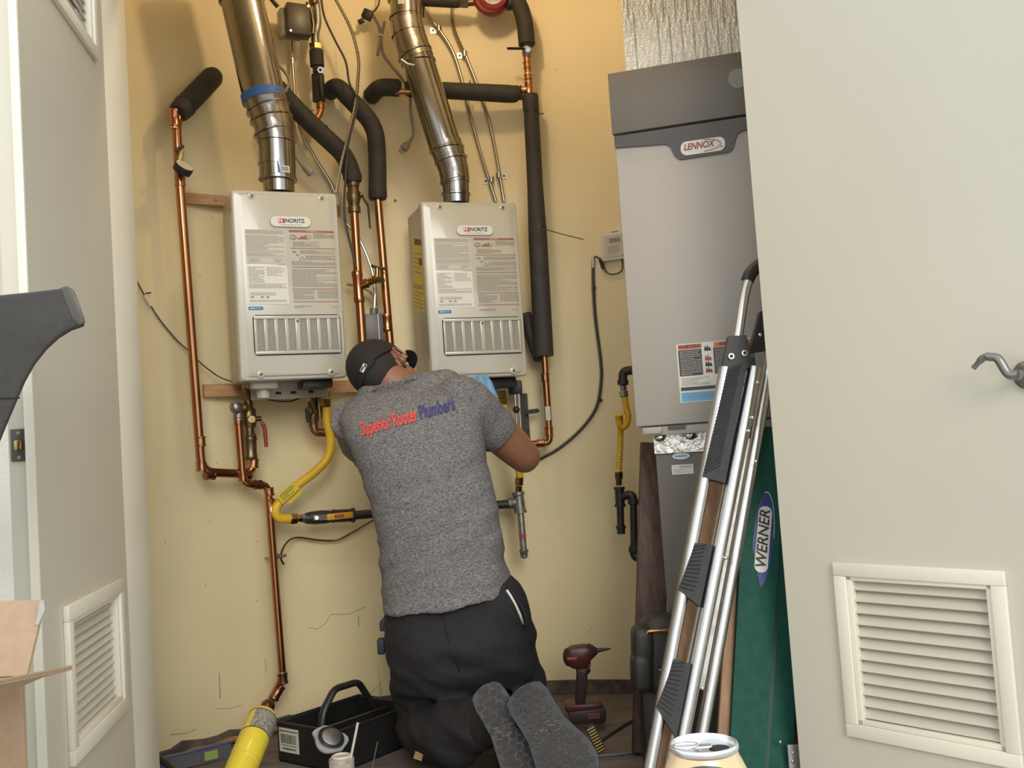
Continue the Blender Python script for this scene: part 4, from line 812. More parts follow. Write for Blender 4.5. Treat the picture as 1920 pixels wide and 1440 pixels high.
sleeve(g2_, 'white_collar', (940, 722), (941, 733), 8.5, M_white, 0.15); sleeve(g2_, 'gas_nipple', (939, 705), (940, 722), 6.5, M_galv, 0.15)
# bracket, rods and dark panel right of the second hose
br = thing('valve_bracket', 'black bracket with twin chrome rods under the right heater', 'bracket', W(985, 865, 0.02))
c0, c1 = W(981, 738, 0.03), W(990, 868, 0.03); obj('dark_panel', MB().bar(c0, c1, 0.028, 0.02, up=wall_n(c0)), M_iron, br)
for x in (964, 971): obj('chrome_rod', MB().cyl(wp((x, 715), 0.10), wp((x+6, 815), 0.10), 0.0055), M_chrome, br)
obj('bracket_body', MB().bbox(W(966, 727, 0.09), (0.05, 0.04, 0.05), 0.006), M_black, br); obj('bracket_knob', MB().ball(W(968, 768, 0.115), 0.013), M_iron, br)
ca = wp((986, 773), 0.06); cb2 = wp((1009, 770), 0.06); obj('clip_arm', MB().bar(ca, cb2, 0.006, 0.016, up=(0, 0, 1)).cyl(cb2, cb2+wall_n(cb2)*0.008, 0.006), M_black, br)
# ---- brass valve right under heater 1, with copper tail behind the man
v1 = thing('isolation_valve', 'old brass valve with a copper elbow left of the yellow hose top', 'valve', W(590, 818, 0.08))
sleeve(v1, 'valve_nipple', (582, 728), (583, 738), 8.5, M_white, 0.11); sleeve(v1, 'union_nut', (583, 738), (585, 752), 9, M_brass, 0.11, hexa=True); sleeve(v1, 'valve_body', (585, 750), (588, 800), 10.5, M_bronze, 0.11, prof=((0, 0.7), (0.3, 0.8), (0.4, 1.1), (0.7, 1.1), (0.85, 0.8), (1, 0.85)))
obj('valve_port', MB().lathe(wp((585, 771), 0.11), wp((579, 771), 0.145), [(0, 0.013), (0.9, 0.015), (1, 0.011)], 18), M_bronze, v1); obj('valve_handle', MB().tube([wp((577, 768), 0.147), wp((576, 780), 0.147), wp((578, 792), 0.143)], 0.006, 8), M_iron, v1)
obj('side_body', MB().cyl(wp((597, 735), 0.10), wp((600, 785), 0.10), 0.014), M_bronze, v1)
pipe(v1, 'copper_tail', [(588, 795), (590, 811), (645, 812), (760, 800)], 8, M_copper_old, 0.11, 0.03)
# ---- gas branch to the furnace
g3 = thing('gas_connector', 'yellow gas hose looped in a hook beside the furnace', 'gas hose', W(1160, 885, 0.10))
hose(g3, [(1171, 744), (1174, 765), (1178, 782), (1173, 798), (1164, 800), (1160, 788), (1159, 780)], 6.5, 0.20, True); hose(g3, [(1162, 776, 0.19), (1163, 800), (1163, 835), (1160, 884)], 6.3, 0.17, True)
for (p, q, r_) in (((1168, 722), (1169, 732), 7), ((1169, 733), (1170, 744), 9)): sleeve(g3, 'hex_nut', p, q, r_, M_galv, 0.20, hexa=True)
for (p, q, r_) in (((1160, 884), (1160, 898), 8.5), ((1160, 898), (1160, 910), 6.5)): sleeve(g3, 'hex_nut', p, q, r_, M_chrome, 0.17, hexa=True)
el = thing('iron_elbow', 'black iron elbow coming out of the furnace side above the yellow hose', 'pipe fitting', W(1168, 716, 0.18)); pipe(el, 'elbow', [(1186, 694), (1168, 696), (1168, 722)], 8.5, M_iron, 0.20, 0.03); sleeve(el, 'elbow_rim', (1168, 712), (1168, 722), 10.5, M_iron, 0.20)
ir = thing('iron_pipe_run', 'black iron drip tee and elbows beside the dark wooden board', 'gas pipe', W(1190, 1050, 0.10))
sleeve(ir, 'tee_body', (1161, 913), (1163, 950), 9.5, M_iron, 0.17, prof=((0, 1.1), (0.12, 1.1), (0.15, 0.92), (0.85, 0.92), (0.88, 1.1), (1, 1.1))); pipe(ir, 'upper_elbow', [(1163, 932), (1186, 926), (1188, 945)], 8, M_iron, 0.17, 0.02); sleeve(ir, 'elbow_rim', (1188, 936), (1188, 946), 10.5, M_iron, 0.17)
pipe(ir, 'long_nipple', [(1188, 942), (1189, 1030)], 6.8, M_iron, 0.17); pipe(ir, 'lower_elbow', [(1189, 1022), (1190, 1046), (1212, 1044)], 9, M_iron, 0.17, 0.02); sleeve(ir, 'elbow_rim', (1189, 1026), (1189, 1036), 10.5, M_iron, 0.17)
pipe(ir, 'drip_nipple', [(1163, 948), (1164, 992)], 6.8, M_iron, 0.17); sleeve(ir, 'drip_cap', (1164, 986), (1165, 1001), 9.5, M_iron, 0.17, prof=((0, 1), (0.3, 1), (0.4, 0.8), (1, 0.8)))
obj('yellow_tie', MB().tube(spline([wp(q, 0.18) for q in ((1199, 1028), (1206, 1018), (1212, 1024), (1206, 1034), (1198, 1032))], 5), 0.004, 6), M_yellow, ir)
# ================================================================== furnace
FY = R_(-16); fb = P(1193, 803, 2.92)
fu = thing('furnace', 'tall grey and white furnace standing in the corner behind the ladder', 'furnace', (fb.x, fb.y, 0.0), FY)
MF = mw(fu); fn = MF.to_3x3() @ Vector((0, -1, 0)); fo = MF @ Vector((0, 0, 0))
def fl_(x, y, dy=0.0): q = MF.inverted() @ PL(x, y, fo+MF.to_3x3() @ Vector((0, dy, 0)), fn); return q
ZB = fb.z; ZT = fl_(1151, 255).z; ZU = fl_(1141, 138).z; FW, FD = 0.50, 0.46
print('furnace z', ZB, ZT, ZU)
obj('cabinet', MB().box((FW/2, FD/2+0.02, (ZB+ZT)/2), (FW-0.004, FD-0.02, ZT-ZB)), M_furn, fu, local=True)
obj('front_panel', MB().bbox((FW/2, 0.010, (ZB+0.004+ZT-0.004)/2), (FW, 0.020, ZT-ZB-0.008), 0.004), M_furn, fu, local=True)
obj('coil_panel', MB().bbox((FW/2-0.006, FD/2, (ZT+0.006+ZU)/2), (FW, FD, ZU-ZT-0.006), 0.002), M_furng, fu, local=True)
FF = face((0, -0.0004, 0), (1, 0, 0), (0, 0, 1))
q = [fl_(*p) for p in ((1152, 257), (1153, 278), (1247, 271), (1256, 274), (1266, 294), (1276, 300), (1366, 286), (1374, 280), (1382, 252), (1390, 246), (1420, 242), (1420, 217))]
pts = [(max(0.0, p.x), p.z) for p in q]; pts[-2] = (FW-0.001, pts[-2][1]); pts[-1] = (FW-0.001, pts[0][1])
db = obj('dark_band', MB().prism(pts[::-1], FF @ Matrix.Translation((0, 0, 0.006)), 0.0055), M_furnd, fu, local=True)
lc = (fl_(1277, 281)+fl_(1360, 270))/2; lw = fl_(1360, 270).x-fl_(1277, 281).x; lh = 0.040
LM = FF @ Matrix.Translation((lc.x, lc.z, 0.006))
lb = obj('logo_plate', MB().prism(oval(lw*1.0, lh, 36) if False else rrect(lw, lh, lh*0.42, 6), LM @ Matrix.Translation((0, 0, 0.003)), 0.003), M_white, fu, local=True)
obj('logo_word', text_mb('LENNOX', 0.026, LM @ Matrix.Translation((-0.012, 0.003, 0.0034)), 0.0002, shear=0.25, sx=0.80, bold=0.0007), M_redv, lb, local=True)
obj('logo_swoosh', MB().tube([LM @ Vector((0.004+0.046*math.cos(a), 0.001+0.0165*math.sin(a), 0.0032)) for a in [x*0.2 for x in range(-8, 9)]], 0.0010, 5), M_redv, lb, local=True)
obj('logo_dot', MB().cyl(LM @ Vector((0.052, -0.008, 0.003)), LM @ Vector((0.052, -0.008, 0.0045)), 0.0022, 8), M_redv, lb, local=True)
# round green seal on the coil panel
q = fl_(1384, 147); SM = FF @ Matrix.Translation((q.x, q.z, 0.0)); M_seal = mat('pale_green_print', (0.24, 0.30, 0.17), 0.5)
se = obj('round_seal', MB().lathe(SM @ Vector((0, 0, 0)), SM @ Vector((0, 0, 0.0012)), [(0, 0.028), (1, 0.028)], 28), mat('seal_film', (0.25, 0.25, 0.20), 0.4), fu, local=True)
for k in (-1, 0, 1): obj('seal_mark', MB().box(SM @ Vector((k*0.008, 0.0, 0.0015)), (0.004, 0.0006, 0.034-abs(k)*0.008)), M_seal, se, local=True)
# warning sticker
a, b, c, d = fl_(1267, 647), fl_(1277, 758), fl_(1408, 633), fl_(1408, 742)
x0, x1, z1, z0 = (a.x+b.x)/2, c.x+0.01, (a.z+c.z)/2, (b.z+d.z)/2-0.001
ws = obj('warning_sticker', MB().prism([(x0, z0), (x1, z0), (x1, z1), (x0, z1)], FF @ Matrix.Translation((0, 0, 0.0012)), 0.0011), M_white, fu, local=True)
sw, sh = x1-x0, z1-z0
def sx_(u): return x0+sw*u
def sz_(v): return z1-sh*v
M_orl = mat('orange_red_ink', (0.62, 0.14, 0.05), 0.4); M_brn = mat('dark_brown_ink', (0.055, 0.04, 0.035), 0.4); M_lblue = mat('light_blue_ink', (0.14, 0.38, 0.60), 0.4)
def patch(nm, u0, v0, u1, v1, m, z=0.0016): return obj(nm, MB().quad(FF, sx_(u0), sz_(v1), sx_(u1), sz_(v0), z), m, ws, local=True)
patch('orange_header', 0.02, 0.015, 0.31, 0.095, M_orl); patch('orange_header', 0.48, 0.015, 0.99, 0.095, M_orl)
patch('dark_block', 0.02, 0.105, 0.32, 0.55, M_brn); patch('dark_block', 0.47, 0.105, 0.99, 0.55, M_brn); patch('dark_strip', 0.02, 0.74, 0.99, 0.80, M_brn); patch('blue_block', 0.02, 0.83, 0.70, 0.985, M_lblue)
pr = MB(); lines(pr, FF, sx_(0.04), sz_(0.54), sx_(0.31), sz_(0.12), 14, 0.22, 0.6, 0.0019); lines(pr, FF, sx_(0.49), sz_(0.54), sx_(0.98), sz_(0.12), 14, 0.22, 0.6, 0.0019); obj('white_print', pr, M_white, ws, local=True)['kind'] = 'stuff'
pr = MB(); lines(pr, FF, sx_(0.04), sz_(0.72), sx_(0.40), sz_(0.58), 6, 0.35, 0.7, 0.0019); lines(pr, FF, sx_(0.50), sz_(0.72), sx_(0.98), sz_(0.58), 6, 0.35, 0.7, 0.0019); lines(pr, FF, sx_(0.1), sz_(0.93), sx_(0.65), sz_(0.85), 3, 0.35, 0.8, 0.0019); obj('dark_print', pr, M_inkg, ws, local=True)['kind'] = 'stuff'
obj('header_word', text_mb('WARNING', 0.0135, FF @ Matrix.Translation((sx_(0.18), sz_(0.055), 0.0019)), 0.0001, bold=0.0003), M_ink, ws, local=True); obj('header_word', text_mb('AVERTISSEMENT', 0.0135, FF @ Matrix.Translation((sx_(0.73), sz_(0.055), 0.0019)), 0.0001, bold=0.0003, sx=0.8), M_ink, ws, local=True)
for (v, m) in ((0.10, M_ink), (0.265, M_red), (0.365, M_ink), (0.47, M_redv)):
    s = MB(); cx, cz = sx_(0.40), sz_(v+0.0)
    s.add([FF @ Vector((cx+x*0.011, cz+y*0.010, 0.0019)) for x, y in ((-0.9, -0.8), (0.9, -0.8), (0.6, 0.3), (0.2, -0.1), (0.0, 1.0), (-0.25, 0.0), (-0.7, 0.7))], [tuple(range(7))]); obj('hazard_sign', s, m, ws, local=True)
# lower edge strip, foil tape joint and return-air cabinet below
rc = obj('lower_rail', MB().bbox((FW/2+0.006, 0.05, ZB-0.012), (FW-0.016, 0.08, 0.026), 0.003), M_furn, fu, local=True)
obj('rail_box', MB().bbox((0.045, 0.012, ZB-0.010), (0.055, 0.02, 0.020), 0.003), M_furn, fu, local=True); obj('rail_slot', MB().box((0.115, 0.008, ZB-0.006), (0.05, 0.006, 0.010)), M_furnd, fu, local=True)
LX = fl_(1222, 815).x
lcab = obj('return_cabinet', MB().box(((LX+FW)/2, FD/2+0.03, (ZB-0.025)/2), (FW-LX, FD-0.04, ZB-0.025)), M_furng, fu, local=True)
z_t0, z_t1 = ZB-0.025, ZB-0.078
ft = MB(); nx = 24; vs = []
for j in range(5):
    for i in range(nx+1): vs.append((LX-0.002+(FW-LX)*i/nx, 0.046-0.003*random.random()-0.002, z_t0+(z_t1-z_t0)*j/4))
ft.add(vs, [(j*(nx+1)+i, j*(nx+1)+i+1, (j+1)*(nx+1)+i+1, (j+1)*(nx+1)+i) for j in range(4) for i in range(nx)]); tp = obj('foil_tape', ft, M_tape, fu, local=True, sharp=5)
for x in (LX+0.018, LX+0.105): obj('crumpled_foil', MB().ball((x, 0.030, z_t0-0.006), 0.014, 7, 5, (1.2, 0.8, 0.9)), M_tape, tp, local=True)
RM = face((0, 0.0496, 0), (1, 0, 0), (0, 0, 1)); q = fl_(1277, 855, 0.05)
ov = obj('oval_badge', MB().prism(oval(0.056, 0.024, 28, q.x, q.z), RM @ Matrix.Translation((0, 0, 0.0012)), 0.001), M_blue, fu, local=True); obj('badge_field', MB().prism(oval(0.050, 0.019, 28, q.x, q.z), RM @ Matrix.Translation((0, 0, 0.0018)), 0.0005), M_white, ov, local=True)
obj('badge_print', lines(MB(), RM, q.x-0.017, q.z-0.003, q.x+0.017, q.z+0.003, 1, 0.8, 1, 0.0022, (0.003, 0.006)), M_blue, ov, local=True)['kind'] = 'stuff'
q = fl_(1280, 880, 0.05); sl = obj('small_sticker', MB().prism([(q.x-0.031, q.z-0.014), (q.x+0.031, q.z-0.014), (q.x+0.031, q.z+0.014), (q.x-0.031, q.z+0.014)], RM @ Matrix.Translation((0, 0, 0.0012)), 0.001), M_white, fu, local=True)
pr = MB(); lines(pr, RM, q.x-0.026, q.z-0.011, q.x+0.026, q.z+0.002, 3, 0.3, 0.8, 0.0016); lines(pr, RM, q.x-0.008, q.z+0.005, q.x+0.024, q.z+0.010, 1, 0.8, 1, 0.0016, (0.004, 0.007)); obj('sticker_print', pr, M_inkg, sl, local=True)['kind'] = 'stuff'
# ---- foil wrapped duct above
dq = fl_(1172, 128); du = thing('foil_duct', 'pleated foil insulated duct rising from the furnace top', 'duct', MF @ Vector((FW/2, 0.2, ZU)), FY)
MD = mw(du)
def duct_w(x, y, z): return MF @ Vector((x, y, z))
vs = []; NX, NZ = 156, 60; dx0 = dq.x; zt = ZC-0.005
prof = []; ph = 0.0
for i in range(NX+1): prof.append(0)
x_ = 0
def pleat(i, j):
    row = (j+i//20)//11; rnd = random.Random(row*77+i//12); k = (i+row*5) % 12
    return (0.007 if k == 0 and rnd.random() < 0.8 else 0.0)+0.0012*math.sin(i*1.1)*math.sin(j*1.3)+random.uniform(0, 0.0018)
for j in range(NZ+1):
    for i in range(NX+1): vs.append(duct_w(dx0+(FW-dx0-0.01)*i/NX, 0.016+pleat(i, j), ZU+(zt-ZU)*j/NZ))
mb = MB().add(vs, [(j*(NX+1)+i, j*(NX+1)+i+1, (j+1)*(NX+1)+i+1, (j+1)*(NX+1)+i) for j in range(NZ) for i in range(NX)])
obj('foil_front', mb, M_foil, du, sharp=8)
mb = MB(); c = [duct_w(*p) for p in ((dx0, 0.03, ZU), (FW-0.01, 0.03, ZU), (FW-0.01, FD-0.06, ZU), (dx0, FD-0.06, ZU), (dx0, 0.03, zt), (FW-0.01, 0.03, zt), (FW-0.01, FD-0.06, zt), (dx0, FD-0.06, zt))]
mb.add(c, [(0, 1, 5, 4), (1, 2, 6, 5), (2, 3, 7, 6), (3, 0, 4, 7), (0, 3, 2, 1), (4, 5, 6, 7)]); obj('duct_body', mb, M_foil, du)
# ================================================================== boards
def plank(label, a, b, wpx, thick, m, name='wooden_board'):
    """plank from px point a=(x,y,D) down to the floor along the line through b"""
    pa, pb = P(*a), P(*b); d = pb-pa; pf = pa+d*(pa.z/-d.z); h = rp(wpx, (pa.y+pf.y)/2)
    nn = Vector((0, -1, 0)); u = d.normalized().cross(nn).normalized(); nn = u.cross(d.normalized())
    M = Matrix((u, d.normalized(), nn)).transposed(); L = (pf-pa).length
    o = obj(name, MB().bbox((pa+pf)/2, (h, L-0.01, thick), 0.0025, 1, M), m); return tag(o, label, 'board')
plank('dark stained wooden board leaning beside the furnace base', (1228, 828, 3.14), (1216, 1330, 3.00), 56, 0.022, M_woodd)
plank('orange brown wooden board just left of the aluminium ladder', (1345, 850, 2.735), (1232, 1440, 2.55), 48, 0.02, M_woodo)
plank('brown wooden board between the aluminium and green ladders', (1384, 960, 2.665), (1352, 1440, 2.56), 24, 0.018, M_woodo)
# ================================================================== aluminium step ladder
def LD(y): return 2.66-(y-500)*0.00022
def lp_(x, y, dD=0.0): return P(x, y, LD(y)+dD)
la = thing('step_ladder', 'folded aluminium step ladder with black ribbed treads leaning on the furnace', 'ladder', lp_(1250, 1530))
def to_floor(a, b, r0):
    d = b-a; return a+d*((a.z-r0)/-d.z)
def rail(nm, a, b, r, m=M_alu, dD=0.0, floor=True):
    pa, pb = lp_(*a, dD), lp_(*b, dD); pe = to_floor(pa, pb, 0.02) if floor else pb
    o = obj(nm, MB().tube([pa, pe], r, 16), m, la)
    if floor: obj('rubber_foot', MB().lathe(pe+(pa-pe).normalized()*0.05, pe-(pa-pe).normalized()*0.012, [(0, r*1.2), (0.8, r*1.35), (1, r*1.2)], 14), M_black, o)
    return o
rail('front_rail', (1360, 690), (1222, 1418), rp(12, 2.55)); rail('front_rail', (1416, 690), (1279, 1380), rp(14, 2.55)); rail('rear_rail', (1448, 660), (1318, 1366), rp(12, 2.55), dD=0.03); rail('rear_rail', (1394, 760), (1256, 1418), rp(8, 2.6), dD=0.075)
for (a, b) in (((1402, 822), (1315, 1292)),): obj('spreader_bar', MB().bar(lp_(*a, 0.015), lp_(*b, 0.015), 0.011, 0.006, up=(0, 1, 0)), M_galv, la)
for (x, y) in ((1411, 783), (1404, 808), (1417, 865), (1361, 1046), (1317, 1290), (1421, 717)): p = lp_(x, y, -0.018); obj('rivet', MB().ball(p, 0.0055, 10, 6), M_chrome, la)
for qd in (((1366, 688), (1402, 680), (1360, 906), (1317, 894)), ((1303, 1018), (1337, 1022), (1313, 1138), (1272, 1106)), ((1265, 1236), (1296, 1245), (1268, 1384), (1231, 1327))):
    A_, B_, C2, D3 = [lp_(*p, -0.020) for p in qd]; nrm = (B_-A_).cross(D3-A_).normalized(); nrm = nrm if nrm.y < 0 else -nrm
    f4 = [A_, B_, C2, D3]; bk = [p-nrm*0.028 for p in f4]
    tr = obj('tread', MB().add(f4+bk, [(0, 1, 2, 3), (7, 6, 5, 4), (0, 4, 5, 1), (1, 5, 6, 2), (2, 6, 7, 3), (3, 7, 4, 0)]), M_rubber, la)
    rb = MB(); nr = max(10, int((D3-A_).length/0.009))
    for k in range(1, nr):
        t = k/nr; p0 = A_.lerp(D3, t)+nrm*0.0015; p1 = A_.lerp(D3, max(0, t-0.10)).lerp(B_.lerp(C2, max(0, t-0.10)), 0.62)+nrm*0.0015; rb.tube([p0, p1], 0.0022, 5)
    obj('tread_ribs', rb, M_rubber, tr)['kind'] = 'stuff'
obj('handle_tube', MB().tube(spline([lp_(*p) for p in ((1376, 672), (1385, 620), (1393, 568), (1402, 530), (1416, 505), (1440, 490), (1470, 492))], 6), rp(10, 2.62), 16), M_alu, la)
obj('handle_grip', MB().tube(spline([lp_(*p) for p in ((1401, 527), (1408, 512), (1422, 499), (1440, 491), (1472, 492))], 6), rp(12.5, 2.62), 16), M_black, la)
bk = obj('hinge_bracket', MB().prism([(p.x, p.z) for p in [lp_(*q) for q in ((1363, 632), (1395, 630), (1404, 655), (1404, 690), (1385, 695), (1353, 696))]], Matrix(((1, 0, 0, 0), (0, 0, -1, lp_(1380, 660, -0.018).y), (0, 1, 0, 0), (0, 0, 0, 1))), 0.03), M_black, la)
for (x, y) in ((1371, 668), (1396, 662)): p = lp_(x, y, -0.020); b_ = obj('bolt', MB().cyl(p, p-Vector((0, 0.003, 0)), 0.008, 16), M_chrome, bk); obj('bolt_eye', MB().cyl(p-Vector((0, 0.002, 0)), p-Vector((0, 0.005, 0)), 0.004, 12), M_dark, b_)
cp = obj('top_cap', MB().prism([(p.x, p.z) for p in [lp_(*q) for q in ((1424, 585), (1440, 580), (1452, 655), (1405, 662), (1415, 625))]], Matrix(((1, 0, 0, 0), (0, 0, -1, lp_(1420, 620, -0.004).y), (0, 1, 0, 0), (0, 0, 0, 1))), 0.03), M_black, la); p = lp_(1425, 628, -0.006); obj('cap_rivet', MB().ball(p, 0.006, 10, 6), M_chrome, cp)
# stickers on the front rail
for (y0, y1, m) in ((772, 782, M_ink), (786, 800, M_white), (832, 852, M_white), (975, 985, M_ink)):
    def rx(y): return 1416-(y-690)*137/690
    a, b = lp_(rx(y0), y0), lp_(rx(y1), y1); toc = Vector((0, -1, 0)); t = (b-a).normalized(); side = t.cross(toc).normalized(); r = rp(12.8, 2.55); vs = []
    for k in range(7): an = R_(-55+18*k); o_ = (toc*math.cos(an)+side*math.sin(an))*r; vs += [a+o_, b+o_]
    obj('rail_sticker', MB().add(vs, [(2*k, 2*k+1, 2*k+3, 2*k+2) for k in range(6)]), m, la)
# ================================================================== green ladder
def GD(y): return 2.66-(y-800)*0.0002
def gp_(x, y, d=0.0): return P(x, y, GD(y)+d)
gl = thing('fibreglass_ladder', 'green fibreglass ladder half hidden behind the right door', 'ladder', gp_(1420, 1540))
def gslab(nm, xs_t, xs_b, y0, y1, th, m, dD=0.0):
    f4 = [gp_(xs_t[0], y0, dD), gp_(xs_t[1], y0, dD), gp_(xs_b[1], y1, dD), gp_(xs_b[0], y1, dD)]
    for k, j in ((2, 1), (3, 0)):
        d = f4[k]-f4[j]; f4[k] = f4[j]+d*(f4[j].z/-d.z)
    bk_ = [p+Vector((0, th, 0)) for p in f4]
    return obj(nm, MB().add(f4+bk_, [(0, 1, 2, 3), (7, 6, 5, 4), (0, 4, 5, 1), (1, 5, 6, 2), (2, 6, 7, 3), (3, 7, 4, 0)]), m, gl)
gslab('front_rail', (1402, 1476), (1369, 1437), 800, 1400, 0.03, M_green); gslab('rail_flange', (1478, 1500), (1441, 1488), 800, 1400, 0.03, M_green, 0.012); gslab('rail_groove', (1470, 1482), (1434, 1444), 800, 1400, 0.02, mat('dark_green', (0.010, 0.06, 0.045), 0.5), 0.010)
ge = obj('metal_foot_plate', MB().box(gp_(1490, 1430, -0.01), (0.03, 0.01, 0.09)), M_alu, gl)
for (x, y) in ((1463, 1391), (1487, 1411), (1486, 1427)): p = gp_(x, y, -0.016); obj('rivet', MB().ball(p, 0.0045, 10, 6), M_chrome, gl)
oc = gp_(1431, 1011, -0.0015); ax = (gp_(1437, 930)-gp_(1424, 1092)).normalized(); rt = ax.cross(Vector((0, -1, 0))); rt = Vector((1, 0, 0)); rt = (rt-ax*rt.dot(ax)).normalized()
OM = face(oc, rt, ax); hO = rp(178, 2.58); wO = rp(38, 2.58)
od = obj('decal_rim', MB().prism(oval(wO*1.06, hO*1.02, 36), OM, 0.001), M_white, gl); obj('decal_field', MB().prism(oval(wO, hO, 36), OM @ Matrix.Translation((0, 0, 0.0006)), 0.0005), M_navy, od); obj('decal_centre', MB().prism(rrect(wO*0.66, hO*0.70, wO*0.32, 8), OM @ Matrix.Translation((0, 0, 0.0012)), 0.0005), M_white, od)
obj('decal_word', text_mb('WERNER', 0.038, OM @ Matrix.Rotation(R_(90), 4, 'Z') @ Matrix.Translation((0, 0, 0.0018)), 0.0001, shear=0.2, sx=0.98, bold=0.0007), M_ink, od)
# ================================================================== black bag beside the board
bg = thing('tool_bag', 'black bulging bag with a bent copper tube at the foot of the dark board', 'bag', Vector((P(1215, 1290, 2.82).x, 2.82, 0)))
def lump(nm, x, y, D, rx, ry, rz): return obj(nm, MB().bbox(P(x, y, D), (rp(rx, D)*2, ry*2, rp(rz, D)*2), min(rp(rx, D), ry)*0.75, 4, Matrix.Rotation(R_(3), 3, 'Y')), M_black_soft, bg, sharp=60)
lump('side_pocket', 1204, 1206, 2.81, 19, 0.05, 32); lump('side_pocket', 1202, 1258, 2.80, 18, 0.05, 34); lump('bag_body', 1238, 1225, 2.84, 36, 0.07, 74)
z0 = P(1222, 1285, 2.81).z; obj('bag_base', MB().bbox((P(1226, 1285, 2.83).x, 2.835, z0/2), (0.085, 0.10, z0), 0.02), M_black_soft, bg)
obj('copper_tube', MB().tube(fillet([P(1214, 1196, 2.765), P(1213, 1184, 2.765), P(1262, 1181, 2.765)], 0.02), 0.005, 8), M_copper, bg)
obj('wire_hook', MB().tube(spline([P(*q, 2.76) for q in ((1231, 1246), (1233, 1253), (1239, 1257))], 4), 0.0018, 6), M_chrome, bg)
# ================================================================== things on the closet floor
def zup(p, z): return Vector((p.x, p.y, z))
def floor_pt(x, y):
    d = ray(x, y); return CAMP+d*(-EYE/d.z)
# ---- tool tote
U = Vector((0.61, 0.79, 0)).normalized(); V_ = Vector((-U.y, U.x, 0)); o0 = Vector((-0.578, 3.0, 0)); TL, TW, TH = 0.345, 0.27, 0.118
TM = Matrix((U, V_, Vector((0, 0, 1)))).transposed().to_4x4(); TM.translation = o0
tt = thing('tool_tote', 'black open tool tote with a bar code label on its end', 'tool tray', None, M=TM)
def wallp(nm, c, s, m=M_black): return obj(nm, MB().bbox(c, s, 0.002, 1), m, tt, local=True)
wallp('tray_floor', (TL/2, TW/2, 0.004), (TL, TW, 0.008))
for c, s in (((0.003, TW/2, TH/2), (0.006, TW, TH)), ((TL-0.003, TW/2, TH/2), (0.006, TW, TH)), ((TL/2, 0.003, TH/2), (TL-0.012, 0.006, TH)), ((TL/2, TW-0.003, TH/2), (TL-0.012, 0.006, TH))): wallp('tray_wall', c, s)
rimp = [(0, 0), (TL, 0), (TL, TW), (0, TW), (0, 0)]; obj('tray_rim', MB().tube([(x, y, TH) for x, y in rimp], 0.005, 6), M_black, tt, local=True)
hp_ = fillet([(0.04, TW/2, TH*0.3), (0.07, TW/2, TH+0.03), (0.12, TW/2, TH+0.085), (0.22, TW/2, TH+0.085), (0.285, TW/2, TH*0.9)], 0.02)
obj('tote_handle', MB().tube(hp_, 0.013, 10, flat=0.8), M_black, tt, local=True); obj('tray_divider', MB().box((TL/2, TW/2, TH*0.42), (TL-0.014, 0.012, TH*0.82)), M_black, tt, local=True)
LB = face((-0.0008, TW*0.80, TH*0.58), (0, -1, 0), (0, 0, 1)); lb = obj('bar_code_label', MB().prism([(-0.045, -0.036), (0.045, -0.036), (0.045, 0.036), (-0.045, 0.036)], LB, 0.0008), M_white, tt, local=True)
x = -0.036; bars = MB()
while x < 0.034: wd = random.choice((0.0015, 0.0026, 0.004)); bars.quad(LB, x, -0.010, x+wd, 0.018, 0.0004); x += wd+random.choice((0.0015, 0.003))
obj('bar_code', bars, M_ink, lb, local=True)['kind'] = 'stuff'; pr = MB(); lines(pr, LB, -0.03, -0.029, 0.03, -0.022, 1, 0.7, 1, 0.0004); lines(pr, LB, -0.042, 0.024, 0.042, 0.030, 1, 0.6, 1, 0.0004, (0.006, 0.012)); lines(pr, LB, -0.034, -0.018, 0.034, -0.013, 1, 0.6, 1, 0.0004, (0.002, 0.004)); obj('label_print', pr, M_ink, lb, local=True)['kind'] = 'stuff'
# ---- yellow canister
ca, cb = P(452, 1442, 2.86), P(497, 1336, 3.05)
cn = thing('gas_canister', 'yellow gas canister with a grey label leaning against the tote', 'canister', zup(ca, 0.0)); ax = (cb-ca).normalized(); ca = ca-ax*0.10; L = (cb-ca).length
r0 = 0.044
if ca.z-r0*math.sqrt(1-ax.z**2) < 0.004: sh = 0.004-(ca.z-r0*math.sqrt(1-ax.z**2)); t_ = sh/ax.z; ca = ca+ax*t_
L = (cb-ca).length
obj('canister_body', MB().lathe(ca, cb, [(0, r0*0.55), (0.01, r0*0.8), (0.03, r0*0.96), (0.28, r0), (0.285, r0*0.97), (0.30, r0*0.97), (0.305, r0), (0.33, r0*0.97), (0.345, r0), (0.90, r0), (0.96, r0*0.86), (1.0, r0*0.5)], 32), M_ycan, cn)
def band(t0, t1, a0, a1, m, nm, push=0.0006):
    pa, pb = ca.lerp(cb, t0), ca.lerp(cb, t1); toc = (CAMP-pa); toc = (toc-ax*toc.dot(ax)).normalized(); s = ax.cross(toc); vs = []
    for k in range(13): an = R_(a0+(a1-a0)*k/12); o_ = (toc*math.cos(an)+s*math.sin(an))*(r0+push); vs += [pa+o_, pb+o_]
    return obj(nm, MB().add(vs, [(2*k, 2*k+1, 2*k+3, 2*k+2) for k in range(12)]), m, cn)
band(0.655, 0.895, -38, 100, mat('grey_print', (0.16, 0.15, 0.13), 0.5, nscale=120, col2=(0.4, 0.37, 0.3)), 'grey_label'); band(0.64, 0.652, -75, 100, M_ink, 'black_line'); band(0.895, 0.905, -75, 100, M_ink, 'black_line')
obj('torch_collar', MB().lathe(cb-ax*0.004, cb+ax*0.045, [(0, 0.016), (0.3, 0.021), (0.7, 0.021), (0.85, 0.017), (1, 0.010)], 20), M_copper_old, cn)
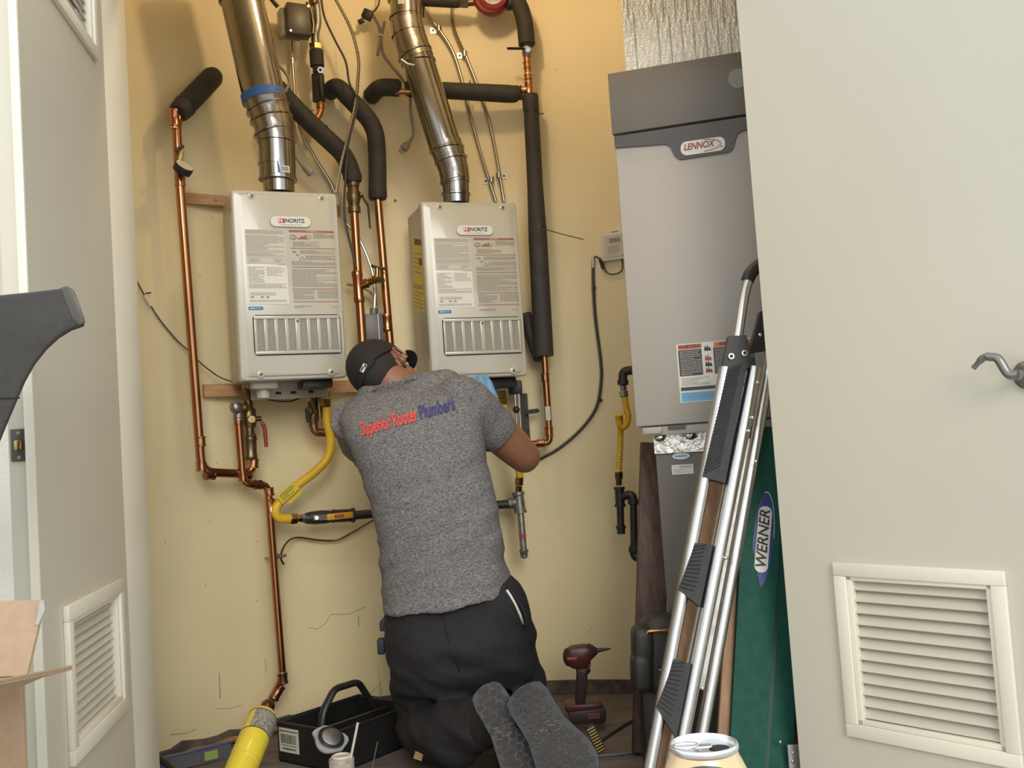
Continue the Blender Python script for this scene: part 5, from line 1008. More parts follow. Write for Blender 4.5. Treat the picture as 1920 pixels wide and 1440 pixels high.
# ---- flux can, brush, lid, solder spool
fp = floor_pt(640, 1436); fp = Vector((P(640, 1420, 2.84).x, 2.84, 0)); fc = thing('flux_can', 'small white paste can with a stained rim and a brush in it', 'can', fp); hF = 0.088; rF = 0.0345
M_can = mat('stained_white_can', (0.66, 0.64, 0.58), 0.5, nscale=25, col2=(0.40, 0.34, 0.28))
obj('can_body', MB().lathe(fp+Vector((0, 0, 0.001)), fp+Vector((0, 0, hF)), [(0, rF*0.98), (0.03, rF), (0.92, rF), (1, rF*0.97)], 28), M_can, fc); obj('rusty_rim', MB().lathe(fp+Vector((0, 0, hF*0.94)), fp+Vector((0, 0, hF+0.003)), [(0, rF*1.02), (0.5, rF*1.03), (1, rF*0.98)], 28), mat('rust_paste', (0.40, 0.22, 0.12), 0.6, nscale=60, col2=(0.6, 0.55, 0.45)), fc); obj('flux_paste', MB().lathe(fp+Vector((0, 0, hF)), fp+Vector((0, 0, hF+0.0045)), [(0, rF*0.86), (1, rF*0.8)], 28), M_can, fc)
obj('screw_neck', MB().tube([fp+Vector((0.024*math.cos(a*0.4), 0.024*math.sin(a*0.4), hF+0.008)) for a in range(17)], 0.004, 8), M_white, fc)
b0 = fp+Vector((0.016, 0, hF*0.6)); b1 = P(671, 1355, 2.83); br_ = tag(obj('flux_brush', MB().tube([b0, b1], 0.0036, 8), M_white), 'thin white flux brush standing in the paste can', 'brush')
li = thing('can_lid', 'crumpled clear lid with a black ring leaning on the paste can', 'lid', P(612, 1420, 2.90)); lc_ = P(618, 1388, 2.90); tilt = Matrix.Rotation(R_(35), 3, 'X') @ Matrix.Rotation(R_(28), 3, 'Y')
M_clear = mat('cloudy_plastic', (0.55, 0.55, 0.52), 0.25, trans=0.35)
vs = []; nl = 28
for k in range(nl): a = 2*math.pi*k/nl; vs.append(lc_+tilt @ Vector(((0.05+0.004*math.sin(a*5))*math.cos(a), (0.042+0.004*math.sin(a*3))*math.sin(a), 0.005*math.sin(a*4))))
vs2 = [v+tilt @ Vector((0, 0, 0.006)) for v in vs]; obj('lid_skirt', MB().add(vs+vs2, [tuple(range(nl)), tuple(range(2*nl-1, nl-1, -1))]+[(k, (k+1) % nl, nl+(k+1) % nl, nl+k) for k in range(nl)]), M_clear, li, sharp=15)
obj('lid_ring', MB().tube([lc_+tilt @ Vector((0.034*math.cos(a*math.pi/12), 0.030*math.sin(a*math.pi/12), 0.014)) for a in range(25)], 0.0045, 8), M_black, li); obj('lid_cap', MB().lathe(lc_+tilt @ Vector((0, 0, 0.005)), lc_+tilt @ Vector((0, 0, 0.02)), [(0, 0.03), (0.8, 0.028), (1, 0.022)], 24), M_galv, li)
sp0 = Vector((P(668, 1425, 2.84).x, 2.835, 0.026)); ss = thing('solder_spool', 'small spool of silver solder lying beside the paste can', 'spool', zup(sp0, 0)); dS = Vector((1, 0.05, 0.0)).normalized()
obj('solder_coil', MB().lathe(sp0, sp0+dS*0.036, [(i/24, 0.016 if i % 2 else 0.0138) for i in range(25)], 18), M_solder, ss); obj('spool_flange', MB().lathe(sp0+dS*0.036, sp0+dS*0.039, [(0, 0.0255), (1, 0.0255)], 28), M_clear, ss); obj('spool_flange', MB().lathe(sp0-dS*0.003, sp0, [(0, 0.0255), (1, 0.0255)], 28), M_clear, ss)
obj('solder_tail', MB().tube([sp0+dS*0.037+Vector((0, -0.005, 0.010)), P(708, 1391, 2.83)], 0.0012, 5), M_solder, ss)
# ---- blue tube cutter / pen
pb0, pb1 = P(763, 1434, 2.845), P(846, 1441, 2.86); zz = 0.012; pb0.z = zz; pb1.z = zz
pn = thing('blue_pen', 'bright blue marker pen lying in front of the man', 'pen', zup(pb0, 0)); obj('pen_barrel', MB().lathe(pb0, pb1, [(0, 0.006), (0.03, 0.011), (0.95, 0.011), (1, 0.009)], 14), mat('blue_pen_plastic', (0.03, 0.30, 0.55), 0.3), pn); obj('pen_tip', MB().lathe(pb0-(pb1-pb0).normalized()*0.014, pb0, [(0, 0.0015), (1, 0.0045)], 10), M_copper_old, pn)
# ---- striped bit holders
def bits(label, c, D, ang, n, L):
    p0 = P(*c, D); t = thing('bit_holder', label, 'bit holder', zup(p0, max(0.0, p0.z-0.05))); dirv = Vector((math.cos(ang), -0.15, math.sin(ang))).normalized(); nn = Vector((0, -1, 0.25)).normalized(); s = dirv.cross(nn).normalized(); nn = s.cross(dirv)
    M = Matrix((s, dirv, nn)).transposed(); obj('holder_body', MB().bbox(p0, (0.028, L, 0.016), 0.004, 2, M), M_black, t)
    for k in range(n): q = p0+dirv*(L*((k+0.5)/n-0.5)*0.92)+nn*0.009; obj('yellow_bit', MB().bar(q-s*0.012, q+s*0.012, 0.0032, 0.004, up=nn), mat('brass_bits', (0.55, 0.40, 0.13), 0.45), t)
    return t
bh = bits('black bit holder with a row of yellow bits beside the drill', (1116, 1384), 2.99, R_(112), 9, 0.088)
bits('small black bit holder with yellow stripes on the floor by the man', (786, 1415), 2.90, R_(70), 4, 0.024)
# ---- spirit level and pliers at the left
lv0, lv1 = floor_pt(300, 1436), floor_pt(436, 1402); lv = thing('spirit_level', 'grey spirit level with a green vial at the lower left', 'level', (lv0+lv1)/2); d = (lv1-lv0).normalized()
lv0 = lv0+Vector((0.02, -0.10, 0)); lv1 = lv1+Vector((0.02, -0.10, 0))
M_lvl = mat('level_grey', (0.12, 0.115, 0.125), 0.5); obj('level_body', MB().bar(lv0+Vector((0, 0, 0.028)), lv1+Vector((0, 0, 0.022)), 0.022, 0.044), M_lvl, lv); m_ = lv0.lerp(lv1, 0.72)+Vector((0, 0, 0.024)); nn = Vector((d.y, -d.x, 0))
obj('vial_frame', MB().bar(m_-d*0.03+nn*0.011, m_+d*0.03+nn*0.011, 0.008, 0.036), M_lvl, lv); obj('green_vial', MB().bar(m_-d*0.021+nn*0.0155, m_+d*0.021+nn*0.0155, 0.003, 0.026), mat('green_vial', (0.32, 0.45, 0.10), 0.3), lv); obj('level_edge', MB().bar(lv0+Vector((0, 0, 0.0455)), lv1+Vector((0, 0, 0.0455)), 0.023, 0.003), M_navy, lv)
pl_ = thing('pliers', 'dark plier handles poking in at the lower left corner', 'pliers', floor_pt(305, 1439)); obj('plier_handle', MB().tube([P(300, 1424, 2.86), P(314, 1433, 2.84), P(330, 1448, 2.80)], 0.011, 10), M_black, pl_); obj('plier_handle', MB().tube([P(270, 1440, 2.86), P(292, 1434, 2.85), P(318, 1446, 2.82)], 0.008, 10), M_navy, pl_)
# ---- rust coloured grips / rag in front of the tote
rg = thing('wrench', 'rust red pipe wrench lying in front of the tote', 'wrench', floor_pt(560, 1436)); w0, w1 = P(528, 1418, 2.93), P(612, 1424, 2.90); w0.z = w1.z = 0.022; obj('wrench_grip', MB().tube([w0, w1], 0.018, 12, flat=0.8), mat('rusty_red', (0.20, 0.07, 0.05), 0.5, nscale=40, namt=0.4), rg)
w2, w3 = P(545, 1440, 2.84), P(612, 1422, 2.87); w2.z = 0.014; w3.z = 0.03; obj('wrench_jaw', MB().tube([w2, w3], 0.010, 10), M_copper_old, rg)
# ---- impact driver
dr = thing('impact_driver', 'dark red cordless impact driver standing on its battery', 'power drill', Vector((P(1095, 1340, 3.28).x, 3.28, 0)))
def dp(x, y, o=0.0): return P(x, y, 3.28+o)
M_drr = mat('driver_red', (0.085, 0.015, 0.013), 0.4, nscale=30, namt=0.3); M_drd = mat('driver_black', (0.035, 0.022, 0.022), 0.5)
def dpoly(nm, pts, th, m, off=0.0, bev=0.004):
    w = [dp(*q) for q in pts]; M = Matrix(((1, 0, 0, 0), (0, 0, -1, 3.28+off-th/2), (0, 1, 0, 0), (0, 0, 0, 1)))
    bm = bmesh.new(); vv = [bm.verts.new(Vector((p.x, 3.28+off-th/2, p.z))) for p in w]; f = bm.faces.new(vv); r = bmesh.ops.extrude_face_region(bm, geom=[f]); 
    bmesh.ops.translate(bm, verts=[g for g in r['geom'] if isinstance(g, bmesh.types.BMVert)], vec=(0, th, 0)); bmesh.ops.recalc_face_normals(bm, faces=bm.faces); bmesh.ops.bevel(bm, geom=bm.edges[:], offset=bev, segments=2, profile=0.5, affect='EDGES'); return obj(nm, MB().bm(bm), m, dr)
dpoly('motor_housing', [(1060, 1222), (1068, 1212), (1100, 1208), (1110, 1216), (1112, 1226), (1106, 1240), (1098, 1252), (1072, 1252), (1061, 1240)], 0.058, M_drr, 0, 0.010)
obj('vent_cap', MB().lathe(dp(1056, 1233), dp(1066, 1232), [(0, 0.012), (0.4, 0.026), (1, 0.030)], 20), M_drd, dr); obj('nose_cone', MB().lathe(dp(1104, 1222), dp(1120, 1220), [(0, 0.026), (0.4, 0.022), (1, 0.009)], 18), M_drd, dr); obj('driver_bit', MB().lathe(dp(1116, 1220), dp(1145, 1216), [(0, 0.008), (0.5, 0.0055), (1, 0.002)], 10), M_iron, dr)
dpoly('grip', [(1079, 1248), (1102, 1250), (1104, 1258), (1100, 1264), (1102, 1270), (1097, 1318), (1078, 1318), (1081, 1262)], 0.036, M_drd, 0, 0.007); dpoly('trigger', [(1100, 1246), (1108, 1242), (1106, 1252), (1108, 1258), (1100, 1266)], 0.018, M_drr, 0, 0.003)
dpoly('foot', [(1058, 1318), (1124, 1314), (1130, 1326), (1060, 1332)], 0.066, M_drr, 0, 0.005); bt_ = dpoly('battery', [(1064, 1330), (1133, 1322), (1136, 1338), (1132, 1352), (1068, 1353)], 0.072, M_drd, 0, 0.005)
Mb = face(dp(1112, 1336)+Vector((0, -0.037, 0)), (1, 0, 0), (0, 0, 1)); obj('battery_mark', lines(MB(), Mb, -0.018, -0.010, 0.018, 0.008, 2, 0.6, 1, 0, (0.006, 0.010)), M_redb, bt_)['kind'] = 'stuff'
Mb = face(dp(1070, 1231)+Vector((0, -0.030, 0)), (1, 0, 0), (0, 0, 1)); obj('brand_stripe', MB().quad(Mb, -0.012, -0.004, 0.018, 0.004, 0), M_red, dr)
# ---- cords on the floor
def floor_cord(label, pts, r, m):
    pp = [floor_pt(*q)+Vector((0, 0, r)) for q in pts]; return tag(obj('floor_cord', MB().tube(spline(pp, 6), r, 7), m), label, 'cord')
floor_cord('black cord running across the floor beside the drill', [(1128, 1392), (1150, 1376), (1172, 1362), (1192, 1352)], 0.005, M_cordd)
floor_cord('blue grey cord crossing the floor near the ladder foot', [(1118, 1420), (1150, 1418), (1180, 1415), (1210, 1410)], 0.004, mat('blue_grey_cord', (0.13, 0.17, 0.20), 0.5))
# ---- grey blue bin behind the man
bn = thing('storage_bin', 'dusty blue plastic bin mostly hidden behind the man', 'bin', (P(760, 1200, 3.42).x, 3.42, 0)); M_bin = mat('blue_grey_plastic', (0.06, 0.075, 0.11), 0.5); x0 = P(716, 1200, 3.36).x; zt = P(716, 1163, 3.36).z; bw = 0.24
obj('bin_body', MB().bbox((x0+bw/2+0.008, 3.46, zt*0.5-0.004), (bw-0.02, 0.18, zt-0.01), 0.012), M_bin, bn); obj('bin_rim', MB().bbox((x0+bw/2, 3.46, zt-0.02), (bw+0.012, 0.20, 0.034), 0.006), M_bin, bn); obj('bin_clip', MB().bbox((x0-0.004, 3.37, zt-0.085), (0.024, 0.04, 0.05), 0.005), M_bin, bn)
# ================================================================== foreground outside the closet
# drinks can on a stool below the frame
ctop = P(1319, 1394, 0.82); zt = ctop.z; zb = zt-0.122
st = thing('stool', 'small round wooden stool carrying the drinks can below the picture', 'stool', (ctop.x, ctop.y, 0)); obj('stool_seat', MB().lathe((ctop.x, ctop.y, zb-0.03), (ctop.x, ctop.y, zb), [(0, 0.13), (0.2, 0.14), (0.8, 0.14), (1, 0.132)], 32), M_woodo, st)
for k in range(4): a = R_(45+90*k); obj('leg', MB().tube([(ctop.x+0.08*math.cos(a), ctop.y+0.08*math.sin(a), zb-0.03), (ctop.x+0.13*math.cos(a), ctop.y+0.13*math.sin(a), 0)], 0.013, 10), M_woodo, st)
cn2 = thing('drinks_can', 'gold drinks can with a silver lid in the foreground', 'can', (ctop.x, ctop.y, zb)); o_ = Vector((ctop.x, ctop.y, zb+0.0005)); up = Vector((0, 0, 1)); M_gold = mat('champagne_can', (0.78, 0.60, 0.34), 0.32, 0.35); M_lid = mat('can_lid_aluminium', (0.80, 0.80, 0.80), 0.28, 1.0)
obj('can_body', MB().lathe(o_, o_+up*0.116, [(0, 0.022), (0.02, 0.026), (0.07, 0.0325), (0.10, 0.0331), (0.83, 0.0331), (0.87, 0.0326), (0.93, 0.0295), (0.97, 0.0272), (1, 0.0262)], 40), M_gold, cn2)
obj('lid_rim', MB().lathe(o_+up*0.1155, o_+up*0.1225, [(0, 0.0258), (0.3, 0.0272), (0.75, 0.0273), (0.95, 0.0266), (1.0, 0.0256), (0.85, 0.0246), (0.3, 0.0238), (0.28, 0.0)], 40), M_lid, cn2)
tb = obj('pull_tab', MB().tube([o_+up*0.1200+Vector((-0.014+0.008*math.cos(a*0.4)*1.2, 0.002+0.0055*math.sin(a*0.4), 0)) for a in range(16)], 0.0014, 6).bbox(o_+up*0.1198+Vector((-0.001, -0.001, 0)), (0.014, 0.008, 0.0016), 0.0007), M_lid, cn2); obj('drink_opening', MB().lathe(o_+up*0.1178+Vector((0.012, -0.002, 0)), o_+up*0.1181+Vector((0.012, -0.002, 0)), [(0, 0.008), (1, 0.008)], 20), M_dark, cn2)
# dark arched label wrapped on the can, facing the camera
vs = []; fs = []; nA, nB = 24, 18; toc = Vector((-ctop.x, -ctop.y, 0)).normalized(); sd = up.cross(toc)
CP = ((0.0, 0.0331), (0.0965, 0.0331), (0.1010, 0.0326), (0.1079, 0.0295), (0.1125, 0.0272), (0.116, 0.0262))
def canr(z):
    for (z0, r0_), (z1, r1_) in zip(CP, CP[1:]):
        if z <= z1: return r0_+(r1_-r0_)*(z-z0)/(z1-z0)
    return 0.0262
for i in range(nA+1):
    an = R_(-62+124*i/nA); zt_ = 0.1128-0.012*(an/R_(62))**2
    for j in range(nB+1):
        z = 0.03+(zt_-0.03)*j/nB; r = canr(z)+0.0007; vs.append(o_+(toc*math.cos(an)+sd*math.sin(an))*r+up*z)
obj('dark_label', MB().add(vs, [(i*(nB+1)+j, (i+1)*(nB+1)+j, (i+1)*(nB+1)+j+1, i*(nB+1)+j+1) for i in range(nA) for j in range(nB)]), mat('dark_can_label', (0.07, 0.065, 0.09), 0.35, 0.3), cn2)
# ---- cardboard box
zb_ = P(40, 1268, 1.30).z; xr = P(50, 1350, 1.30).x; th = 0.005
bxc = thing('cardboard_box', 'open brown cardboard box in the left foreground with flaps up', 'box', (xr-0.2, 1.08, 0))
for nm, c, s in (('box_side', (xr-0.0025, 1.08, zb_/2), (th, 0.43, zb_)), ('box_side', (xr-0.40, 1.08, zb_/2), (th, 0.43, zb_)), ('box_side', (xr-0.2, 0.865, zb_/2), (0.40, th, zb_)), ('box_side', (xr-0.2, 1.297, zb_/2), (0.40, th, zb_)), ('box_bottom', (xr-0.2, 1.08, 0.004), (0.39, 0.42, th))): obj(nm, MB().box(c, s), M_card, bxc)
def flap(pts, nm, edge):
    a, b, c, d = [q if isinstance(q, Vector) else P(*q) for q in pts]; n_ = (b-a).cross(d-a).normalized(); n_ = (n_ if n_.z < 0 else -n_)*0.006; f = obj(nm, MB().add([a, b, c, d, a+n_, b+n_, c+n_, d+n_], [(0, 1, 2, 3), (7, 6, 5, 4), (0, 4, 5, 1), (1, 5, 6, 2), (2, 6, 7, 3), (3, 7, 4, 0)]), M_card, bxc)
    if edge:
        e0, e1 = (a, b); fl = MB(); n = 90; ou = (a-d); ou = (ou-(b-a).normalized()*ou.dot((b-a).normalized())).normalized()*0.0008
        pp = [e0.lerp(e1, k/n)+n_*(0.5+(0.28 if k % 2 else -0.28))+ou for k in range(n+1)]; fl.tube(pp, 0.0006, 5); obj('corrugation', fl, M_cardin, f)['kind'] = 'stuff'
flap([(134, 1247, 1.285), (-170, 1306, 0.98), Vector((xr, 0.90, zb_)), Vector((xr, 1.29, zb_))], 'box_flap', True)
flap([(-120, 1128, 1.36), (83, 1125, 1.36), (50, 1266, 1.297), (-120, 1275, 1.297)], 'box_flap', False)
tpz = MB(); p0, p1 = P(79, 1127, 1.353), P(69, 1172, 1.335); tpz.tube([p0, p0.lerp(p1, 0.4)+Vector((0.002, 0, 0)), p1], [0.003, 0.0045, 0.002], 7, flat=0.3); obj('packing_tape', tpz, M_clear, bxc)
# ---- black moulded stand at the far left
D0 = 1.45; bs = thing('plastic_stand', 'black moulded plastic shell with a flared lip at the left edge', 'stand', (P(-20, 700, D0).x-0.05, D0+0.1, 0))
top = [(-170, 575), (0, 553), (60, 547), (110, 541), (128, 539), (141, 547), (152, 575), (160, 604), (158, 612), (135, 620), (112, 634), (88, 656), (66, 684), (48, 716), (30, 758), (12, 800), (-8, 850), (-30, 930), (-45, 1100), (-45, 1440)]
w = [P(x, y, D0) for x, y in top]; foot = [Vector((w[-1].x, D0, 0.0)), Vector((P(-170, 1440, D0).x, D0, 0.0))]
prf = w+foot; prf[-1] = Vector((w[0].x, D0, 0.0))
bm = bmesh.new(); vv = [bm.verts.new(p) for p in prf]; f = bm.faces.new(vv); r = bmesh.ops.extrude_face_region(bm, geom=[f]); bmesh.ops.translate(bm, verts=[g for g in r['geom'] if isinstance(g, bmesh.types.BMVert)], vec=(-0.075, 0.14, 0.016)); bmesh.ops.recalc_face_normals(bm, faces=bm.faces)
ed = [e for e in bm.edges if abs(e.verts[0].co.y-e.verts[1].co.y) < 1e-6]; bmesh.ops.bevel(bm, geom=ed, offset=0.007, segments=3, profile=0.5, affect='EDGES')
obj('shell', MB().bm(bm), M_black_soft, bs, sharp=50)
sp_ = [P(*q, D0) for q in ((126, 538), (139, 545), (151, 574), (162, 606), (150, 613), (136, 600), (124, 570), (116, 541))]
bm = bmesh.new(); vv = [bm.verts.new(p+Vector((0.001, -0.004, 0.001))) for p in sp_]; f = bm.faces.new(vv); r = bmesh.ops.extrude_face_region(bm, geom=[f]); bmesh.ops.translate(bm, verts=[g for g in r['geom'] if isinstance(g, bmesh.types.BMVert)], vec=(-0.079, 0.148, 0.017)); bmesh.ops.recalc_face_normals(bm, faces=bm.faces)
bmesh.ops.bevel(bm, geom=[e for e in bm.edges if abs(e.verts[0].co.y-e.verts[1].co.y) < 1e-6], offset=0.003, segments=2, profile=0.5, affect='EDGES'); obj('end_cap', MB().bm(bm), mat('grey_cap_plastic', (0.085, 0.075, 0.058), 0.4), bs)
sm = [P(*q, D0-0.001) for q in ((-60, 748), (0, 747), (37, 746))]; obj('seam', MB().tube(sm, 0.0012, 5), M_dark, bs)
# ================================================================== the kneeling man
from mathutils import noise
def remesh(mb, vox, smooth=6, fac=0.5):
    me = bpy.data.meshes.new('tmp'); me.from_pydata([tuple(v) for v in mb.v], [], mb.f)
    bm = bmesh.new(); bm.from_mesh(me); bmesh.ops.recalc_face_normals(bm, faces=bm.faces); bm.to_mesh(me); bm.free()
    o = bpy.data.objects.new('tmp', me); COL.objects.link(o)
    r = o.modifiers.new('r', 'REMESH'); r.mode = 'VOXEL'; r.voxel_size = vox
    s = o.modifiers.new('s', 'SMOOTH'); s.iterations = smooth; s.factor = fac
    ev = bpy.data.meshes.new_from_object(o.evaluated_get(bpy.context.evaluated_depsgraph_get()))
    out = MB().add([v.co.copy() for v in ev.vertices], [tuple(p.vertices) for p in ev.polygons]); nrm = [v.normal.copy() for v in ev.vertices]
    bpy.data.objects.remove(o); bpy.data.meshes.remove(me); bpy.data.meshes.remove(ev); return out, nrm
def loft(mb, rings, n=32, pw=2.4):
    """rings: (left point, right point, half depth, depth direction)"""
    vs = []
    for (L, R, hd, dv) in rings:
        c = (L+R)/2; a = (R-L)/2; b = Vector(dv).normalized(); b = (b-a.normalized()*b.dot(a.normalized())).normalized()*hd
        for k in range(n):
            t = 2*math.pi*k/n; ct, s_ = math.cos(t), math.sin(t)
            vs.append(c+a*(math.copysign(abs(ct)**(2/pw), ct))+b*(math.copysign(abs(s_)**(2/pw), s_)))
    N = len(rings); fs = [(i*n+k, i*n+(k+1) % n, (i+1)*n+(k+1) % n, (i+1)*n+k) for i in range(N-1) for k in range(n)]
    fs += [tuple(range(n-1, -1, -1)), tuple((N-1)*n+k for k in range(n))]; return mb.add(vs, fs)
def limb(mb, pts, rr, n=18):
    pp = spline(pts, 6); R2 = []
    for i in range(len(pp)):
        t = i/6; k = min(int(t), len(rr)-2); u = t-k; u = u*u*(3-2*u); R2.append(rr[k]*(1-u)+rr[k+1]*u)
    mb.tube(pp, R2, n); mb.ball(pp[0], R2[0], 14, 10); mb.ball(pp[-1], R2[-1], 14, 10); return mb
man = thing('person', 'kneeling man in grey t-shirt, black cap and black trousers working on the right heater', 'person', (-0.20, 2.95, 0))
M_skin = mat('tan_skin', (0.29, 0.125, 0.068), 0.5, nscale=50, namt=0.08, bump=0.04, bscale=180)
def heather():
    m = mat('grey_heather_jersey', (0.215, 0.205, 0.20), 0.9, bump=0.10, bscale=260); nt = m.node_tree; b = nt.nodes['Principled BSDF']; tc = nt.nodes.new('ShaderNodeTexCoord')
    mp = nt.nodes.new('ShaderNodeMapping'); mp.inputs['Scale'].default_value = (150, 150, 420); nt.links.new(tc.outputs['Object'], mp.inputs['Vector'])
    n = nt.nodes.new('ShaderNodeTexNoise'); n.inputs['Scale'].default_value = 1.0; n.inputs['Detail'].default_value = 2; n.inputs['Distortion'].default_value = 0.6; nt.links.new(mp.outputs['Vector'], n.inputs['Vector'])
    r = nt.nodes.new('ShaderNodeValToRGB'); r.color_ramp.elements[0].position = 0.36; r.color_ramp.elements[1].position = 0.66; r.color_ramp.elements[0].color = (0.082, 0.077, 0.077, 1); r.color_ramp.elements[1].color = (0.25, 0.235, 0.225, 1)
    nt.links.new(n.outputs['Fac'], r.inputs['Fac']); nt.links.new(r.outputs['Color'], b.inputs['Base Color']); return m
M_shirt = heather()
M_pants = mat('black_trouser_cloth', (0.016, 0.0135, 0.0155), 0.85, nscale=90, namt=0.3, bump=0.08, bscale=200)
M_glove = mat('blue_nitrile', (0.16, 0.34, 0.52), 0.45)
M_sole = mat('dusty_rubber_sole', (0.055, 0.047, 0.045), 0.75, nscale=14, col2=(0.032, 0.028, 0.027), bump=0.2, bscale=90)
M_cap = mat('black_cap_cloth', (0.014, 0.012, 0.011), 0.8, nscale=80, namt=0.2)
M_hair = mat('dark_hair', (0.018, 0.012, 0.009), 0.7, bump=0.4, bscale=300)
DV = (0, 1, 0.12)
def rg_(xl, yl, xr_, yr, D, hd, k=1.0, dv=DV):
    L, R = P(xl, yl, D), P(xr_, yr, D); c = (L+R)/2; return (c+(L-c)*k, c+(R-c)*k, hd*k, dv)
TORSO = [(720, 1140, 958, 1100, 2.972, 0.150), (719, 1110, 953, 1076, 2.972, 0.140), (715, 1065, 946, 1035, 2.97, 0.128), (708, 1005, 938, 980, 2.965, 0.120), (692, 935, 927, 920, 2.97, 0.122), (667, 862, 912, 862, 2.99, 0.130), (646, 815, 908, 812, 3.01, 0.135), (636, 788, 910, 775, 3.03, 0.130), (648, 758, 898, 742, 3.055, 0.110), (676, 738, 868, 720, 3.085, 0.085), (708, 724, 820, 709, 3.11, 0.055)]
SR, EL, WR_ = P(886, 770, 3.06), P(984, 858, 3.20), P(928, 775, 3.33)
SL, ELL, WRL = P(668, 790, 3.07), P(690, 862, 3.27), P(800, 795, 3.37)
# ---- head frame
hc = P(711, 694, 3.135); up_ = Vector((-0.70, 0.28, 0.62)).normalized(); fw_ = Vector((0.62, 0.72, -0.10)); fw_ = (fw_-up_*fw_.dot(up_)).normalized(); rt_ = fw_.cross(up_).normalized()
HM = Matrix((rt_, fw_, up_)).transposed()
def hp(r, f, u): return hc+HM @ Vector((r, f, u))
# ---- body: one continuous skin mesh
b = MB(); loft(b, [rg_(*t[:5], t[5], 0.86) for t in TORSO])
b.ball(hc, 1, 24, 18, (0.076, 0.098, 0.094), HM); b.ball(hp(0, 0.032, -0.066), 1, 20, 14, (0.056, 0.068, 0.066), HM); b.ball(hp(0, 0.060, -0.112), 1, 14, 10, (0.036, 0.032, 0.026), HM)
b.ball(hp(0, 0.103, -0.045), 1, 12, 10, (0.014, 0.018, 0.024), HM); b.ball(hp(0, 0.095, -0.010), 1, 12, 10, (0.05, 0.012, 0.012), HM); b.ball(hp(0, 0.094, -0.083), 1, 12, 8, (0.024, 0.010, 0.008), HM)
for s in (-1, 1): b.ball(hp(s*0.079, 0.000, -0.034), 1, 12, 12, (0.010, 0.021, 0.033), HM @ Matrix.Rotation(R_(s*18), 3, 'Z')); b.ball(hp(s*0.078, -0.006, -0.058), 1, 10, 8, (0.009, 0.012, 0.012), HM)
limb(b, [hp(0, -0.018, -0.05), (hp(0, -0.02, -0.10)+P(752, 732, 3.11))/2, P(758, 745, 3.10)], [0.062, 0.058, 0.066])
limb(b, [SR, SR.lerp(EL, 0.5), EL, EL.lerp(WR_, 0.35), WR_], [0.058, 0.058, 0.050, 0.047, 0.029]); limb(b, [SL, SL.lerp(ELL, 0.5), ELL, ELL.lerp(WRL, 0.35), WRL], [0.044, 0.044, 0.043, 0.043, 0.029])
LK, RK, LA, RA = Vector((-0.335, 3.11, 0.095)), Vector((-0.055, 3.12, 0.095)), Vector((-0.135, 2.76, 0.17)), Vector((-0.02, 2.72, 0.18))
LHp, RHp = Vector((-0.285, 2.97, 0.45)), Vector((-0.125, 2.97, 0.45))
for (h, k, a) in ((LHp, LK, LA), (RHp, RK, RA)): limb(b, [h, h.lerp(k, 0.5), k], [0.085, 0.075, 0.055]); limb(b, [k, k.lerp(a, 0.4), a], [0.055, 0.05, 0.036])
bo, _ = remesh(b, 0.006, 5); body = obj('body', bo, M_skin, man, sharp=180)
# ears get a fold, eyes
for s in (-1, 1):
    obj('ear_rim', MB().tube([hp(s*(0.088), 0.000+0.017*math.cos(a*0.42), -0.034+0.027*math.sin(a*0.42)) for a in range(-3, 10)], 0.0032, 7), M_skin, body, sharp=180); obj('eye', MB().ball(hp(s*0.031, 0.094, -0.026), 0.009, 12, 8), M_white, body)
# ---- hair and cap
def clip_ball(sx, test, n=48, m=36):
    vs = []; keep = []; mb = MB()
    for j in range(m+1):
        th = math.pi*j/m
        for k in range(n): a = 2*math.pi*k/n; vs.append(Vector((sx[0]*math.sin(th)*math.cos(a), sx[1]*math.sin(th)*math.sin(a), sx[2]*math.cos(th))))
    fs = []
    for j in range(m):
        for k in range(n):
            f = (j*n+k, j*n+(k+1) % n, (j+1)*n+(k+1) % n, (j+1)*n+k); c = sum((vs[i] for i in f), Vector())/4
            if test(c): fs.append(f)
    return vs, fs
vs, fs = clip_ball((0.0795, 0.1035, 0.0985), lambda c: c.z < 0.02 and c.z > -0.090 and c.y < 0.028-0.25*max(0, -c.z-0.03) and not (abs(c.x) > 0.06 and c.z < -0.045 and c.y > -0.02))
hb = MB().add([hp(*v) for v in vs], fs); obj('hair', hb, M_hair, man, sharp=180)
vs, fs = clip_ball((0.0875, 0.110, 0.104), lambda c: c.z > -0.016+0.10*(c.y+0.02)*(1 if c.y < 0 else 0.3))
def capv(v):
    w = v.copy(); w.z = v.z+0.006+(0.010*(v.y/0.11) if v.z > 0 else 0); return w
cm = MB().add([hp(*capv(v)) for v in vs], fs); cap = obj('cap', cm, M_cap, man, sharp=180)
cap.modifiers.new('thick', 'SOLIDIFY').thickness = 0.003
bv = []; bf = []; nb = 16
for i in range(nb+1):
    a = R_(-62+124*i/nb)
    for (rr, zz) in ((0.098, -0.008), (0.135, -0.004), (0.172, -0.012)):
        y = 0.01+rr*math.cos(a)*(1.02 if rr < 0.1 else 1); x = (0.082+(rr-0.098)*0.05)*math.sin(a)/math.sin(R_(62)); bv.append(hp(x*0.98, y, zz-0.10*abs(x)**1.2*2))
for i in range(nb):
    for j in range(2): bf.append((i*3+j, (i+1)*3+j, (i+1)*3+j+1, i*3+j+1))
brim = obj('brim', MB().add(bv, bf), M_cap, cap, sharp=180); brim.modifiers.new('thick', 'SOLIDIFY').thickness = 0.004
obj('cap_button', MB().ball(hp(0, 0.0, 0.110), 0.007, 10, 8), M_cap, cap)
def bvh_of(mb): return BVHTree.FromPolygons([tuple(v) for v in mb.v], mb.f)
